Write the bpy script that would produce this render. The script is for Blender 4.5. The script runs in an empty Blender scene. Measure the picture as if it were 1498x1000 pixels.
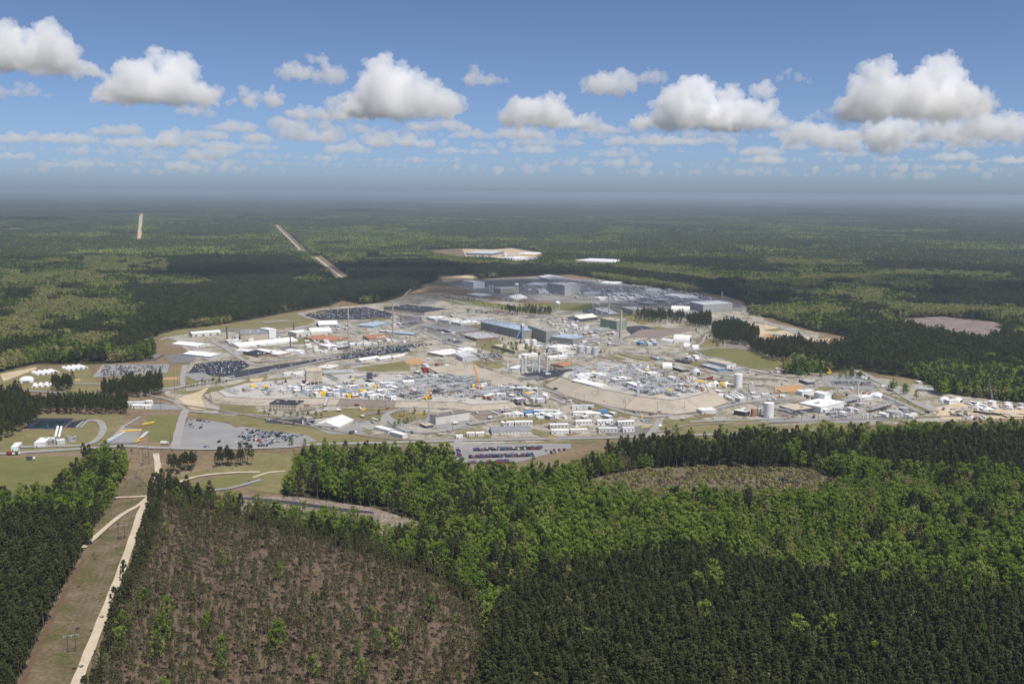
import bpy, math, random
import numpy as np
from mathutils import Matrix, Vector
SC = bpy.context.scene
COL = SC.collection
random.seed(7)
RNG = np.random.default_rng(11)

# ------------------------------------------------------------------ camera, sky, sun, exposure
H = 290.0                      # flying height in metres
FPX, CX, CY = 1400.0, 749.0, 500.0
PITCH, ROLL = math.atan((500 - 280.0) / FPX), math.radians(0.46)
_f = np.array([0, math.cos(PITCH), -math.sin(PITCH)])
_u0 = np.array([0, math.sin(PITCH), math.cos(PITCH)])
_r0 = np.array([1.0, 0, 0])
_r = math.cos(ROLL) * _r0 + math.sin(ROLL) * _u0
_u = -math.sin(ROLL) * _r0 + math.cos(ROLL) * _u0
cam_d = bpy.data.cameras.new('camera')
cam = bpy.data.objects.new('camera', cam_d)
COL.objects.link(cam)
cam.matrix_world = Matrix(((_r[0], _u[0], -_f[0], 0), (_r[1], _u[1], -_f[1], 0), (_r[2], _u[2], -_f[2], H), (0, 0, 0, 1)))
cam_d.sensor_width = 36.0
cam_d.lens = 36.0 * FPX / 1498.0
cam_d.clip_start, cam_d.clip_end = 1.0, 250000.0
SC.camera = cam
SUN_EL = math.radians(63)
SUN_H = Vector((0.65, -0.76, 0)).normalized()          # horizontal direction towards the sun
SUN_DIR = Vector((SUN_H.x * math.cos(SUN_EL), SUN_H.y * math.cos(SUN_EL), math.sin(SUN_EL)))
world = bpy.data.worlds.new('World')
SC.world = world
world.use_nodes = True
wn = world.node_tree
sky = wn.nodes.new('ShaderNodeTexSky')
sky.sky_type = 'NISHITA'
sky.sun_disc = False
sky.sun_elevation = SUN_EL
sky.sun_rotation = math.atan2(SUN_H.x, SUN_H.y)
sky.altitude = 300
sky.air_density, sky.dust_density, sky.ozone_density = 0.42, 1.22, 3.0
tintn = wn.nodes.new('ShaderNodeMix'); tintn.data_type = 'RGBA'; tintn.blend_type = 'MULTIPLY'
tintn.inputs[0].default_value = 1.0; tintn.inputs[7].default_value = (0.95, 0.98, 1.01, 1)
wn.links.new(sky.outputs[0], tintn.inputs[6]); wn.links.new(tintn.outputs[2], wn.nodes['Background'].inputs[0])
wn.nodes['Background'].inputs[1].default_value = 0.105
sun_d = bpy.data.lights.new('sun', 'SUN')
sun_d.energy, sun_d.angle, sun_d.color = 4.2, math.radians(0.5), (1.0, 0.95, 0.88)
sun = bpy.data.objects.new('sun', sun_d)
COL.objects.link(sun)
sun.rotation_euler = SUN_DIR.to_track_quat('Z', 'Y').to_euler()
SC.view_settings.view_transform = 'Standard'
SC.view_settings.look = 'None'
SC.view_settings.exposure = 0.3
SC.view_settings.gamma = 1.0
SC.cycles.volume_bounces = 32
SC.cycles.max_bounces = 36
SC.cycles.diffuse_bounces = 3
SC.cycles.transmission_bounces = 3
SC.cycles.transparent_max_bounces = 24
SC.cycles.caustics_reflective = SC.cycles.caustics_refractive = False
try:
    SC.cycles.use_denoising = True
except Exception:
    pass

# ------------------------------------------------------------------ geometry of the view
def P(x, y, z=0.0):
    """ground point (at height z) seen at pixel x, y of the 1498 x 1000 photograph"""
    d = _f + (x - CX) / FPX * _r - (y - CY) / FPX * _u
    t = (z - H) / d[2]
    return Vector((d[0] * t, d[1] * t, z))
def pix(X, Y, Z=0.0):
    X = np.asarray(X, float); Y = np.asarray(Y, float)
    v0, v1, v2 = X, Y, (Z - H)
    w = v0 * _f[0] + v1 * _f[1] + v2 * _f[2]
    return CX + FPX * (v0 * _r[0] + v1 * _r[1] + v2 * _r[2]) / w, CY - FPX * (v0 * _u[0] + v1 * _u[1] + v2 * _u[2]) / w
def height_at(x, y, hpx, z0=0.0):
    """metres of something standing at pixel (x, y) that shows hpx pixels tall"""
    g = P(x, y, z0)
    d = _f + (x - CX) / FPX * _r - (y - hpx - CY) / FPX * _u
    return H + d[2] * math.hypot(g.x, g.y) / math.hypot(d[0], d[1]) - z0
TILES = {1: (0, 420, 3.847), 2: (220, 420, 3.847), 3: (500, 420, 3.847), 4: (780, 420, 3.847), 5: (1118, 420, 3.847),
         6: (580, 340, 3.942), 7: (820, 340, 3.942), 11: (0, 640, 2.778), 12: (370, 640, 2.778), 13: (740, 640, 2.778),
         14: (1118, 600, 2.5), 0: (0, 0, 1.0), 21: (560, 520, 9.094), 22: (700, 520, 9.094), 23: (840, 530, 9.094),
         24: (420, 520, 9.094), 26: (680, 440, 8.322), 27: (700, 570, 4.993), 28: (1340, 560, 9.481)}
def T(t, x, y):
    o = TILES[t]
    return o[0] + x / o[2], o[1] + y / o[2]
def poly(t, s):
    """'x,y x,y ...' in a tile's own pixels -> list of photo pixels"""
    return [T(t, *map(float, p.split(','))) for p in s.split()]
def inside(px, py, pg):
    px = np.asarray(px, float); py = np.asarray(py, float)
    r = np.zeros(px.shape, bool)
    n = len(pg)
    for i in range(n):
        x1, y1 = pg[i]; x2, y2 = pg[(i + 1) % n]
        if y1 == y2:
            continue
        c = (y1 > py) != (y2 > py)
        r ^= c & (px < (x2 - x1) * (py - y1) / (y2 - y1) + x1)
    return r
def vnoise(x, y, seed=0):
    x = np.asarray(x, float); y = np.asarray(y, float)
    xi = np.floor(x).astype(np.int64); yi = np.floor(y).astype(np.int64)
    fx = x - xi; fy = y - yi
    fx = fx * fx * (3 - 2 * fx); fy = fy * fy * (3 - 2 * fy)
    def h(a, b):
        n = (a * 374761393 + b * 668265263 + seed * 1442695041) & 0x7fffffff
        n = ((n ^ (n >> 13)) * 1274126177) & 0x7fffffff
        return ((n ^ (n >> 16)) & 0xffff) / 65535.0
    return (h(xi, yi) * (1 - fx) + h(xi + 1, yi) * fx) * (1 - fy) + (h(xi, yi + 1) * (1 - fx) + h(xi + 1, yi + 1) * fx) * fy
def fbm(x, y, seed=0):
    return (vnoise(x, y, seed) + 0.5 * vnoise(x * 2.1, y * 2.1, seed + 5) + 0.25 * vnoise(x * 4.3, y * 4.3, seed + 9)) / 1.75

# ------------------------------------------------------------------ materials
def mat_new(name):
    m = bpy.data.materials.new(name); m.use_nodes = True
    nt = m.node_tree
    for n in list(nt.nodes):
        nt.nodes.remove(n)
    out = nt.nodes.new('ShaderNodeOutputMaterial')
    return m, nt, out
def N(nt, typ, **kw):
    n = nt.nodes.new(typ)
    for k, v in kw.items():
        setattr(n, k, v)
    return n
def ramp(nt, src, stops):
    r = nt.nodes.new('ShaderNodeValToRGB')
    while len(r.color_ramp.elements) < len(stops):
        r.color_ramp.elements.new(0.5)
    for e, (p, c) in zip(r.color_ramp.elements, stops):
        e.position = p; e.color = (*c, 1)
    nt.links.new(src, r.inputs[0])
    return r.outputs[0]
def mixc(nt, fac, a, b, mode='MIX'):
    m = nt.nodes.new('ShaderNodeMix'); m.data_type = 'RGBA'; m.blend_type = mode
    for s, v in ((m.inputs[0], fac), (m.inputs[6], a), (m.inputs[7], b)):
        if hasattr(v, 'is_linked'):
            nt.links.new(v, s)
        else:
            s.default_value = v if not isinstance(v, tuple) else (*v, 1)
    return m.outputs[2]
def noise(nt, scale, detail=3.0, stretch=None, rough=0.55):
    g = nt.nodes.new('ShaderNodeNewGeometry')
    v = g.outputs['Position']
    if stretch:
        mp = nt.nodes.new('ShaderNodeMapping'); mp.inputs['Scale'].default_value = stretch
        if len(stretch) > 3:
            pass
        nt.links.new(v, mp.inputs[0]); v = mp.outputs[0]
    n = nt.nodes.new('ShaderNodeTexNoise')
    n.inputs['Scale'].default_value = scale; n.inputs['Detail'].default_value = detail; n.inputs['Roughness'].default_value = rough
    nt.links.new(v, n.inputs['Vector'])
    return n.outputs[0]
_mats = {}
def ground_mat(name, stops, s1, s2=None, amount=0.5, rough=0.95, specks=None):
    """outdoor ground: two sizes of noise mixed and sent through a colour ramp"""
    if name in _mats:
        return _mats[name]
    m, nt, out = mat_new(name)
    a = noise(nt, s1, 4)
    if s2:
        b = noise(nt, s2, 4)
        mx = nt.nodes.new('ShaderNodeMix'); mx.inputs[0].default_value = amount
        nt.links.new(a, mx.inputs[2]); nt.links.new(b, mx.inputs[3]); a = mx.outputs[0]
    c = ramp(nt, a, stops)
    if specks:
        c = mixc(nt, ramp(nt, noise(nt, specks[0], 2), [(specks[1], (0, 0, 0)), (specks[1] + .05, (1, 1, 1))]), c, specks[2])
    b = nt.nodes.new('ShaderNodeBsdfPrincipled')
    nt.links.new(c, b.inputs['Base Color']); b.inputs['Roughness'].default_value = rough
    b.inputs['Specular IOR Level'].default_value = 0.1
    nt.links.new(b.outputs[0], out.inputs[0])
    _mats[name] = m
    return m
def paint(name, col, rough=0.6, var=0.12, scale=0.25, metal=0.0, streak=True):
    """wall, roof or vehicle surface: one colour with weathering"""
    if name in _mats:
        return _mats[name]
    m, nt, out = mat_new(name)
    n = noise(nt, scale, 4, (1, 1, 0.35) if streak else None)
    lo = tuple(c * (1 - 1.6 * var) for c in col); hi = tuple(min(1, c * (1 + 0.7 * var)) for c in col)
    c = ramp(nt, n, [(0.3, lo), (0.48, col), (0.7, hi)])
    b = nt.nodes.new('ShaderNodeBsdfPrincipled')
    nt.links.new(c, b.inputs['Base Color']); b.inputs['Roughness'].default_value = rough; b.inputs['Metallic'].default_value = metal
    b.inputs['Specular IOR Level'].default_value = 0.25
    nt.links.new(b.outputs[0], out.inputs[0])
    _mats[name] = m
    return m
def leaf_mat(name, stops, trans=0.25):
    """foliage: colour differs from tree to tree and from clump to clump"""
    m, nt, out = mat_new(name)
    oi = nt.nodes.new('ShaderNodeObjectInfo')
    at = N(nt, 'ShaderNodeAttribute', attribute_name='tint')
    mx = nt.nodes.new('ShaderNodeMix'); mx.inputs[0].default_value = 0.45
    nt.links.new(oi.outputs['Random'], mx.inputs[2]); nt.links.new(at.outputs['Fac'], mx.inputs[3])
    c = ramp(nt, mx.outputs[0], stops)
    d = nt.nodes.new('ShaderNodeBsdfDiffuse'); t = nt.nodes.new('ShaderNodeBsdfTranslucent')
    nt.links.new(c, d.inputs[0]); nt.links.new(c, t.inputs[0])
    s = nt.nodes.new('ShaderNodeMixShader'); s.inputs[0].default_value = trans
    nt.links.new(d.outputs[0], s.inputs[1]); nt.links.new(t.outputs[0], s.inputs[2])
    nt.links.new(s.outputs[0], out.inputs[0])
    return m

# ------------------------------------------------------------------ objects
def tag(o, label=None, cat=None, group=None, kind=None):
    if label: o['label'] = label
    if cat: o['category'] = cat
    if group: o['group'] = group
    if kind: o['kind'] = kind
    return o
def empty(name, loc, rz=0.0):
    o = bpy.data.objects.new(name, None); COL.objects.link(o)
    o.location = loc; o.rotation_euler = (0, 0, rz); o.empty_display_size = 0.5
    return o
class MB:
    """collects shapes for ONE mesh"""
    def __init__(s): s.v, s.f, s.m = [], [], []
    def add(s, vs, fs, mi=0):
        k = len(s.v); s.v += [tuple(v) for v in vs]; s.f += [tuple(i + k for i in f) for f in fs]; s.m += [mi] * len(fs); return s
    def box(s, x0, x1, y0, y1, z0, z1, mi=0, bottom=True):
        v = [(x0, y0, z0), (x1, y0, z0), (x1, y1, z0), (x0, y1, z0), (x0, y0, z1), (x1, y0, z1), (x1, y1, z1), (x0, y1, z1)]
        f = [(4, 5, 6, 7), (0, 1, 5, 4), (1, 2, 6, 5), (2, 3, 7, 6), (3, 0, 4, 7)] + ([(3, 2, 1, 0)] if bottom else [])
        return s.add(v, f, mi)
    def gable(s, x0, x1, y0, y1, z0, z1, along_x=True, mi=0):
        if along_x:
            ym = (y0 + y1) / 2
            v = [(x0, y0, z0), (x1, y0, z0), (x1, y1, z0), (x0, y1, z0), (x0, ym, z1), (x1, ym, z1)]
            f = [(0, 1, 5, 4), (2, 3, 4, 5), (1, 2, 5), (3, 0, 4), (3, 2, 1, 0)]
        else:
            xm = (x0 + x1) / 2
            v = [(x0, y0, z0), (x1, y0, z0), (x1, y1, z0), (x0, y1, z0), (xm, y0, z1), (xm, y1, z1)]
            f = [(1, 2, 5, 4), (3, 0, 4, 5), (0, 1, 4), (2, 3, 5), (3, 2, 1, 0)]
        return s.add(v, f, mi)
    def arch(s, x0, x1, y0, y1, z0, z1, along_x=True, n=9, mi=0):
        """half-round vault standing on z0"""
        vs = []
        for i in range(n + 1):
            a = math.pi * i / n
            c, h = -math.cos(a), math.sin(a)
            for e in (0, 1):
                if along_x: vs.append(((x0, x1)[e], (y0 + y1) / 2 + (y1 - y0) / 2 * c, z0 + (z1 - z0) * h))
                else: vs.append(((x0 + x1) / 2 + (x1 - x0) / 2 * c, (y0, y1)[e], z0 + (z1 - z0) * h))
        fs = [(2 * i, 2 * i + 1, 2 * i + 3, 2 * i + 2) if along_x else (2 * i + 1, 2 * i, 2 * i + 2, 2 * i + 3) for i in range(n)]
        fs += [tuple(2 * i for i in range(n + 1)), tuple(2 * i + 1 for i in range(n, -1, -1))]
        return s.add(vs, fs, mi)
    def tube(s, p, q, r0, r1=None, n=8, caps=True, mi=0):
        r1 = r0 if r1 is None else r1
        p = Vector(p); q = Vector(q); d = (q - p).normalized()
        a = d.orthogonal().normalized(); b = d.cross(a)
        vs = []
        for c, r in ((p, r0), (q, r1)):
            for i in range(n):
                t = 2 * math.pi * i / n
                vs.append(c + a * (r * math.cos(t)) + b * (r * math.sin(t)))
        fs = [(i, (i + 1) % n, n + (i + 1) % n, n + i) for i in range(n)]
        if caps: fs += [tuple(range(n - 1, -1, -1)), tuple(range(n, 2 * n))]
        return s.add(vs, fs, mi)
    def lathe(s, prof, n=20, cx=0, cy=0, mi=0):
        """profile of (radius, z) turned about the vertical"""
        vs = []
        for r, z in prof:
            for i in range(n):
                t = 2 * math.pi * i / n
                vs.append((cx + r * math.cos(t), cy + r * math.sin(t), z))
        fs = [(k * n + i, k * n + (i + 1) % n, (k + 1) * n + (i + 1) % n, (k + 1) * n + i) for k in range(len(prof) - 1) for i in range(n)]
        fs += [tuple(range(n - 1, -1, -1)), tuple(range((len(prof) - 1) * n, len(prof) * n))]
        return s.add(vs, fs, mi)
    def mesh(s, name, mats):
        me = bpy.data.meshes.new(name); me.from_pydata(s.v, [], s.f)
        for m in (mats if isinstance(mats, (list, tuple)) else [mats]): me.materials.append(m)
        if any(s.m): me.polygons.foreach_set('material_index', s.m)
        me.update(); return me
    def build(s, name, mats, parent=None, smooth=False):
        me = s.mesh(name, mats)
        o = bpy.data.objects.new(name, me); COL.objects.link(o)
        if parent: o.parent = parent
        return o
ZLEV = [0.05]
def next_z():
    ZLEV[0] += 0.0032
    return ZLEV[0]
def sheet(name, pts, z, mat, kind='structure', sub=None):
    """flat ground cover from a list of photo pixels"""
    z = next_z()      # every cover a few millimetres above the one below
    w = [P(x, y) for x, y in pts]
    if sub: w = wobble(w, sub)
    me = bpy.data.meshes.new(name)
    from mathutils.geometry import tessellate_polygon
    tris = tessellate_polygon([[Vector((p.x, p.y, 0)) for p in w]])
    fs = []
    for t in tris:
        a, b, c = (w[i] for i in t)
        fs.append(t if (b - a).cross(c - a).z > 0 else t[::-1])
    me.from_pydata([(p.x, p.y, z) for p in w], [], fs); me.materials.append(mat); me.update()
    o = bpy.data.objects.new(name, me); COL.objects.link(o)
    return tag(o, kind=kind)
def wobble(w, amp):
    """natural edge: the outline subdivided and shifted"""
    r = []
    for i, p in enumerate(w):
        q = w[(i + 1) % len(w)]; L = (q - p).length; n = max(1, min(12, int(L / (amp * 2.2))))
        for k in range(n):
            c = p.lerp(q, k / n)
            r.append(Vector((c.x + random.uniform(-amp, amp) * .5, c.y + random.uniform(-amp, amp) * .5, 0)))
    return r
def strip(name, pts, width, z, mat, kind='structure', smooth=True):
    """road along a list of photo pixels, width in metres"""
    z = next_z()
    w = [P(x, y) for x, y in pts]
    if smooth and len(w) > 2:
        r = []
        for i in range(len(w) - 1):
            p0, p1, p2, p3 = w[max(0, i - 1)], w[i], w[i + 1], w[min(len(w) - 1, i + 2)]
            for k in range(6):
                t = k / 6
                r.append(0.5 * ((2 * p1) + (p2 - p0) * t + (2 * p0 - 5 * p1 + 4 * p2 - p3) * t * t + (3 * p1 - p0 - 3 * p2 + p3) * t ** 3))
        w = r + [w[-1]]
    vs, fs = [], []
    for i, p in enumerate(w):
        d = (w[min(i + 1, len(w) - 1)] - w[max(i - 1, 0)]); d.z = 0; d.normalize()
        nrm = Vector((-d.y, d.x, 0)); ww = width / 2 * (1 + 0.08 * math.sin(i * 1.7))
        vs += [(p.x + nrm.x * ww, p.y + nrm.y * ww, z), (p.x - nrm.x * ww, p.y - nrm.y * ww, z)]
        if i: fs.append((2 * i - 2, 2 * i - 1, 2 * i + 1, 2 * i))
    me = bpy.data.meshes.new(name); me.from_pydata(vs, [], fs); me.materials.append(mat); me.update()
    o = bpy.data.objects.new(name, me); COL.objects.link(o)
    return tag(o, kind=kind)

# ------------------------------------------------------------------ ground to the horizon
def far_ground():
    m, nt, out = mat_new('forest_floor')
    c = ramp(nt, noise(nt, 0.0011, 6, (1, 0.55, 1)), [(0.32, (.016, .024, .012)), (0.47, (.024, .036, .015)), (0.58, (.045, .062, .026)), (0.72, (.08, .085, .045))])
    c2 = ramp(nt, noise(nt, 0.05, 4), [(0.35, (.030, .032, .016)), (0.6, (.06, .055, .03)), (0.8, (.09, .075, .05))])
    g = nt.nodes.new('ShaderNodeNewGeometry'); ln = N(nt, 'ShaderNodeVectorMath', operation='LENGTH')
    nt.links.new(g.outputs['Position'], ln.inputs[0])
    mr = nt.nodes.new('ShaderNodeMapRange'); mr.inputs[1].default_value = 12000; mr.inputs[2].default_value = 24000
    nt.links.new(ln.outputs['Value'], mr.inputs[0])
    col = mixc(nt, mr.outputs[0], c2, c)
    d = nt.nodes.new('ShaderNodeBsdfDiffuse'); nt.links.new(col, d.inputs[0]); nt.links.new(d.outputs[0], out.inputs[0])
    mb = MB(); n = 64; rs = [0, 1500, 6000, 20000, 60000]
    mb.v.append((0, 0, 0))
    for r in rs[1:]:
        mb.v += [(r * math.cos(2 * math.pi * i / n), r * math.sin(2 * math.pi * i / n), 0) for i in range(n)]
    mb.f += [(0, 1 + i, 1 + (i + 1) % n) for i in range(n)]
    for k in range(len(rs) - 2):
        a, b = 1 + k * n, 1 + (k + 1) * n
        mb.f += [(a + i, b + i, b + (i + 1) % n, a + (i + 1) % n) for i in range(n)]
    mb.m = [0] * len(mb.f)
    tag(mb.build('ground', m), kind='structure')
far_ground()
# the air: pale haze round the camera and the land, up to just above the camera
def haze():
    m, nt, out = mat_new('haze_air')
    v = nt.nodes.new('ShaderNodeVolumePrincipled')
    v.inputs['Color'].default_value = (0.60, 0.72, 0.90, 1); v.inputs['Density'].default_value = HAZE_D
    v.inputs['Anisotropy'].default_value = 0.2
    nt.links.new(v.outputs[0], out.inputs['Volume'])
    tag(MB().box(-62000, 62000, -62000, 62000, -1, H + 8).build('haze', m), kind='stuff')
HAZE_D = 4.9e-5
haze()

# ------------------------------------------------------------------ clouds
def cloud_mat(name, dens, scale):
    m, nt, out = mat_new(name)
    v = nt.nodes.new('ShaderNodeVolumePrincipled')
    v.inputs['Color'].default_value = (0.995, 0.995, 0.995, 1); v.inputs['Density'].default_value = dens
    v.inputs['Anisotropy'].default_value = 0.1
    nt.links.new(v.outputs[0], out.inputs['Volume'])
    return m
def lumps(rng, hw, hh, depth, n, fat=.02):
    """sphere centres and radii of a cumulus: flat base, piled lumps above; x across, y deep, z up from the base"""
    s = []; tops = [(rng.uniform(-.7, .7), rng.uniform(.55, 1.0), rng.uniform(.18, .4)) for _ in range(2 + n // 9)]
    for i in range(n):
        x = (i + .5) / n * 2 - 1 if i % 2 else rng.uniform(-1, 1)
        k = 0.30 * (1 - abs(x) ** 3) + max(t * math.exp(-((x - c) / w) ** 2) for c, t, w in tops) * .8
        k = min(1, max(.16, k)); y = rng.uniform(-1, 1)
        r = hh * rng.uniform(.13, .24) * (.6 + .6 * k) + hw * fat
        z = rng.uniform(.0, 1.0) ** .8 * max(r * .6, k * hh - r) * (1 - .45 * y * y)
        s.append((x * (hw - r * .7), y * depth * (.35 + .65 * k), z, r))
        s.append((x * (hw - r * .7) + rng.uniform(-1, 1) * r, y * depth * .7, rng.uniform(.05, .3) * hh * k, r * 1.05))
    return s
def cloud_mesh(name, spheres, voxel, mat, amp=1.0):
    mb = MB()
    ico = []
    import bmesh
    bm = bmesh.new(); bmesh.ops.create_icosphere(bm, subdivisions=2, radius=1.0)
    vs = [v.co.copy() for v in bm.verts]; fs = [tuple(v.index for v in f.verts) for f in bm.faces]; bm.free()
    for x, y, z, r in spheres:
        mb.add([(x + v.x * r, y + v.y * r, max(z + v.z * r * 0.9, -0.04 * r)) for v in vs], fs)
    me = mb.mesh(name, mat)
    o = bpy.data.objects.new(name, me); COL.objects.link(o)
    rm = o.modifiers.new('blend', 'REMESH'); rm.mode = 'VOXEL'; rm.voxel_size = voxel
    for i, (ty, sc, st) in enumerate((('CLOUDS', 26, 30), ('VORONOI', 17, -14), ('VORONOI', 7.5, -8), ('CLOUDS', 3.5, 7))):
        sc *= voxel; nm = 'puff%d_%d' % (i, int(sc * 3))
        tx = bpy.data.textures.get(nm) or bpy.data.textures.new(nm, ty)
        tx.noise_scale = sc
        if ty == 'CLOUDS': tx.noise_depth = 2
        dm = o.modifiers.new('puffs', 'DISPLACE'); dm.texture = tx; dm.strength = st * voxel * amp; dm.mid_level = 0.5; dm.texture_coords = 'GLOBAL'
    rm = o.modifiers.new('close', 'REMESH'); rm.mode = 'VOXEL'; rm.voxel_size = voxel * .8
    return o
def cloud_pieces(o):
    """bake the puffs and give every separate puff of any size an object of its own (largest first)"""
    import bmesh
    dg = bpy.context.evaluated_depsgraph_get(); me = bpy.data.meshes.new_from_object(o.evaluated_get(dg))
    o.modifiers.clear(); mat = o.data.materials[0]
    bm = bmesh.new(); bm.from_mesh(me); bm.verts.ensure_lookup_table(); seen = [False] * len(bm.verts); isl = []
    for v in bm.verts:
        if seen[v.index]: continue
        st, comp = [v], []; seen[v.index] = True
        while st:
            q = st.pop(); comp.append(q)
            for e in q.link_edges:
                w = e.other_vert(q)
                if not seen[w.index]: seen[w.index] = True; st.append(w)
        isl.append(comp)
    isl.sort(key=len, reverse=True); out = []
    for k, comp in enumerate(isl):
        if k and (len(comp) < 60 or len(comp) < len(isl[0]) * .04): break
        ix = {v.index: i for i, v in enumerate(comp)}; fs = {f.index: f for v in comp for f in v.link_faces}
        m2 = bpy.data.meshes.new('cloud'); m2.from_pydata([tuple(v.co) for v in comp], [], [tuple(ix[v.index] for v in f.verts) for f in fs.values()]); m2.materials.append(mat); m2.update()
        if k == 0: o.data = m2; out.append(o)
        else: p = bpy.data.objects.new('cloud', m2); COL.objects.link(p); p.matrix_world = o.matrix_world.copy(); p.location = o.location; p.rotation_euler = o.rotation_euler; out.append(p)
    bm.free(); return out
CLOUD_BASE = 1250.0
CLOUDS = [  # centre x, base y, width px, height px, lumps, label
    (52, 101, 168, 84, 34, 'large bright cumulus cloud in the upper left corner of the sky'),
    (232, 148, 150, 104, 34, 'tall ragged grey and white cumulus right of the corner cloud'),
    (28, 141, 84, 26, 12, 'small flat cloud under the large upper left corner cloud'),
    (286, 166, 66, 22, 9, 'little cloud beneath the tall ragged cumulus on the left'),
    (372, 151, 84, 32, 12, 'rounded cloud between the ragged cumulus and the lone upper cloud'),
    (444, 114, 112, 50, 18, 'lone fluffy cloud high in the left half of the sky'),
    (478, 172, 130, 50, 16, 'left shoulder of the broad cloud bank left of centre'),
    (592, 168, 165, 88, 34, 'broad piled cumulus bank left of the centre of the sky'),
    (709, 122, 82, 32, 12, 'thin grey cloud patch just left of centre, beside the piled bank'),
    (800, 182, 150, 62, 24, 'long low part of the pointed cloud group right of centre'),
    (884, 134, 76, 64, 18, 'pointed cumulus tower right of centre'),
    (949, 117, 50, 26, 8, 'small grey cloud to the right of the pointed tower'),
    (1000, 186, 150, 80, 26, 'wide cumulus with two heads between the tower and the big right cloud'),
    (1090, 186, 110, 72, 18, 'right head of the two headed cumulus'),
    (1160, 118, 52, 18, 5, 'wispy scrap of cloud above the two headed cumulus'),
    (1330, 168, 205, 94, 46, 'biggest bright cumulus, high on the right side of the sky'),
    (1300, 207, 320, 48, 34, 'long layered cloud bank under the biggest cumulus on the right'),
    (1460, 200, 130, 68, 20, 'cloud bank reaching out of the right edge of the sky'),
    (1192, 172, 34, 17, 5, 'tiny cloud left of the biggest cumulus'),
]
LOW = [(38, 207, 70, 20), (104, 207, 58, 16), (168, 196, 68, 28), (232, 214, 130, 34), (300, 202, 60, 16), (336, 192, 64, 24), (430, 206, 150, 44), (350, 218, 100, 18),
       (575, 213, 124, 26), (640, 190, 78, 26), (700, 201, 84, 18), (758, 200, 66, 22), (800, 212, 90, 16), (882, 194, 66, 16), (925, 211, 70, 14), (978, 211, 52, 16),
       (1035, 210, 70, 15), (1160, 200, 52, 22), (1110, 226, 60, 14), (1160, 218, 22, 12), (18, 232, 50, 10), (250, 232, 120, 9), (510, 222, 60, 10), (680, 224, 90, 9),
       (780, 223, 60, 10), (900, 228, 80, 9), (1230, 228, 70, 10), (1390, 234, 60, 11), (1470, 238, 80, 12), (1120, 238, 50, 8), (610, 236, 120, 7), (380, 240, 130, 7), (1340, 246, 120, 7), (850, 240, 110, 7), (130, 243, 110, 7),
       (250, 226, 260, 16), (560, 200, 200, 20), (480, 190, 240, 22), (830, 204, 240, 18), (1040, 200, 180, 14), (680, 214, 260, 14), (120, 222, 220, 13), (1240, 218, 260, 20), (1420, 216, 220, 22), (960, 222, 240, 11), (380, 232, 300, 10), (760, 236, 300, 9), (1200, 236, 260, 9), (200, 238, 260, 8), (100, 250, 260, 8), (420, 252, 300, 8), (720, 250, 320, 8), (1020, 254, 300, 8), (1330, 258, 320, 8), (560, 244, 240, 9), (900, 243, 260, 9), (1180, 248, 240, 8), (300, 246, 260, 8), (1440, 250, 220, 9)]  # the last wide thin layers near the horizon are added to grey the low sky
def place_cloud(i, cx, by, w, h, n, label, group=None):
    rng = random.Random(100 + i)
    d = _f + (cx - CX) / FPX * _r - (by - CY) / FPX * _u
    t = (CLOUD_BASE - H) / d[2]
    scale = t / FPX * 1.0
    loc = Vector((d[0] * t, d[1] * t, CLOUD_BASE))
    hw, hh = w * scale / 2, h * scale * 1.0
    low = group is not None
    sp = lumps(rng, hw, hh, min(hw, hh * 1.6) * .9, n, max(.055, 14 / w) * min(1, 60 / w) if low else .025)
    key = 'cloud%d%d' % (low, int(math.log2(scale) * 2))
    if key not in _mats: _mats[key] = cloud_mat('cloud_vapour', (0.036 if low else 0.042) / scale, scale)
    o = cloud_mesh('cloud', sp, max(hw * 2 / 170, scale * 0.9), _mats[key], .38 if low else .9)
    o.location = loc; o.rotation_euler = (0, 0, -math.atan2(d[0], d[1]))
    for k, q in enumerate(cloud_pieces(o)):
        if k == 0 or group: tag(q, label, 'cloud', group)
        else: tag(q, 'torn scrap beside the ' + ' '.join(label.split(',')[0].replace(' of the sky', '').split()[:12]), 'cloud', 'scraps by the ' + label)
for i, c in enumerate(CLOUDS):
    place_cloud(i, *c)
for i, c in enumerate(LOW):
    place_cloud(50 + i, c[0], c[1], c[2] * 1.15, c[3], 11 + int(c[2] / 14), 'small flat cumulus or added thin haze layer in the low row of clouds above the horizon', 'small low clouds above the horizon')
# clouds overhead, outside the frame, whose shadows lie on the land (pixel of the shadow, size in metres)
for i, (x, y, rx, ry, lab) in enumerate(((880, 432, 620, 420, 'cumulus overhead that shades the far grey industrial area'), (470, 402, 520, 330, 'cumulus overhead that shades the pine stand behind the site'),
                                      (680, 478, 150, 110, 'small cumulus overhead that shades the middle of the near site'), (1380, 425, 500, 260, 'cumulus overhead that shades the forest right of the site'))):
    g = P(x, y)
    k = CLOUD_BASE * math.cos(SUN_EL) / math.sin(SUN_EL)
    rng = random.Random(300 + i)
    sp = []
    for j in range(26):
        a = rng.uniform(0, 6.28); q = rng.random() ** 0.6
        r = rng.uniform(0.25, 0.42) * min(rx, ry)
        sp.append((math.cos(a) * q * rx, math.sin(a) * q * ry, rng.uniform(.2, .7) * r, r))
    o = cloud_mesh('cloud', sp, min(rx, ry) / 22, _mats.setdefault('cloud_over', cloud_mat('cloud_vapour', 0.0065, 1)), 0.4)
    o.location = (g.x + SUN_H.x * k, g.y + SUN_H.y * k, CLOUD_BASE)
    cloud_pieces(o); tag(o, lab, 'cloud')
    for q in [x for x in COL.objects if x.name.startswith('cloud') and 'label' not in x]: tag(q, 'outlying puff of the ' + lab.split(' that')[0], 'cloud', 'puffs of ' + lab)

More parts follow.
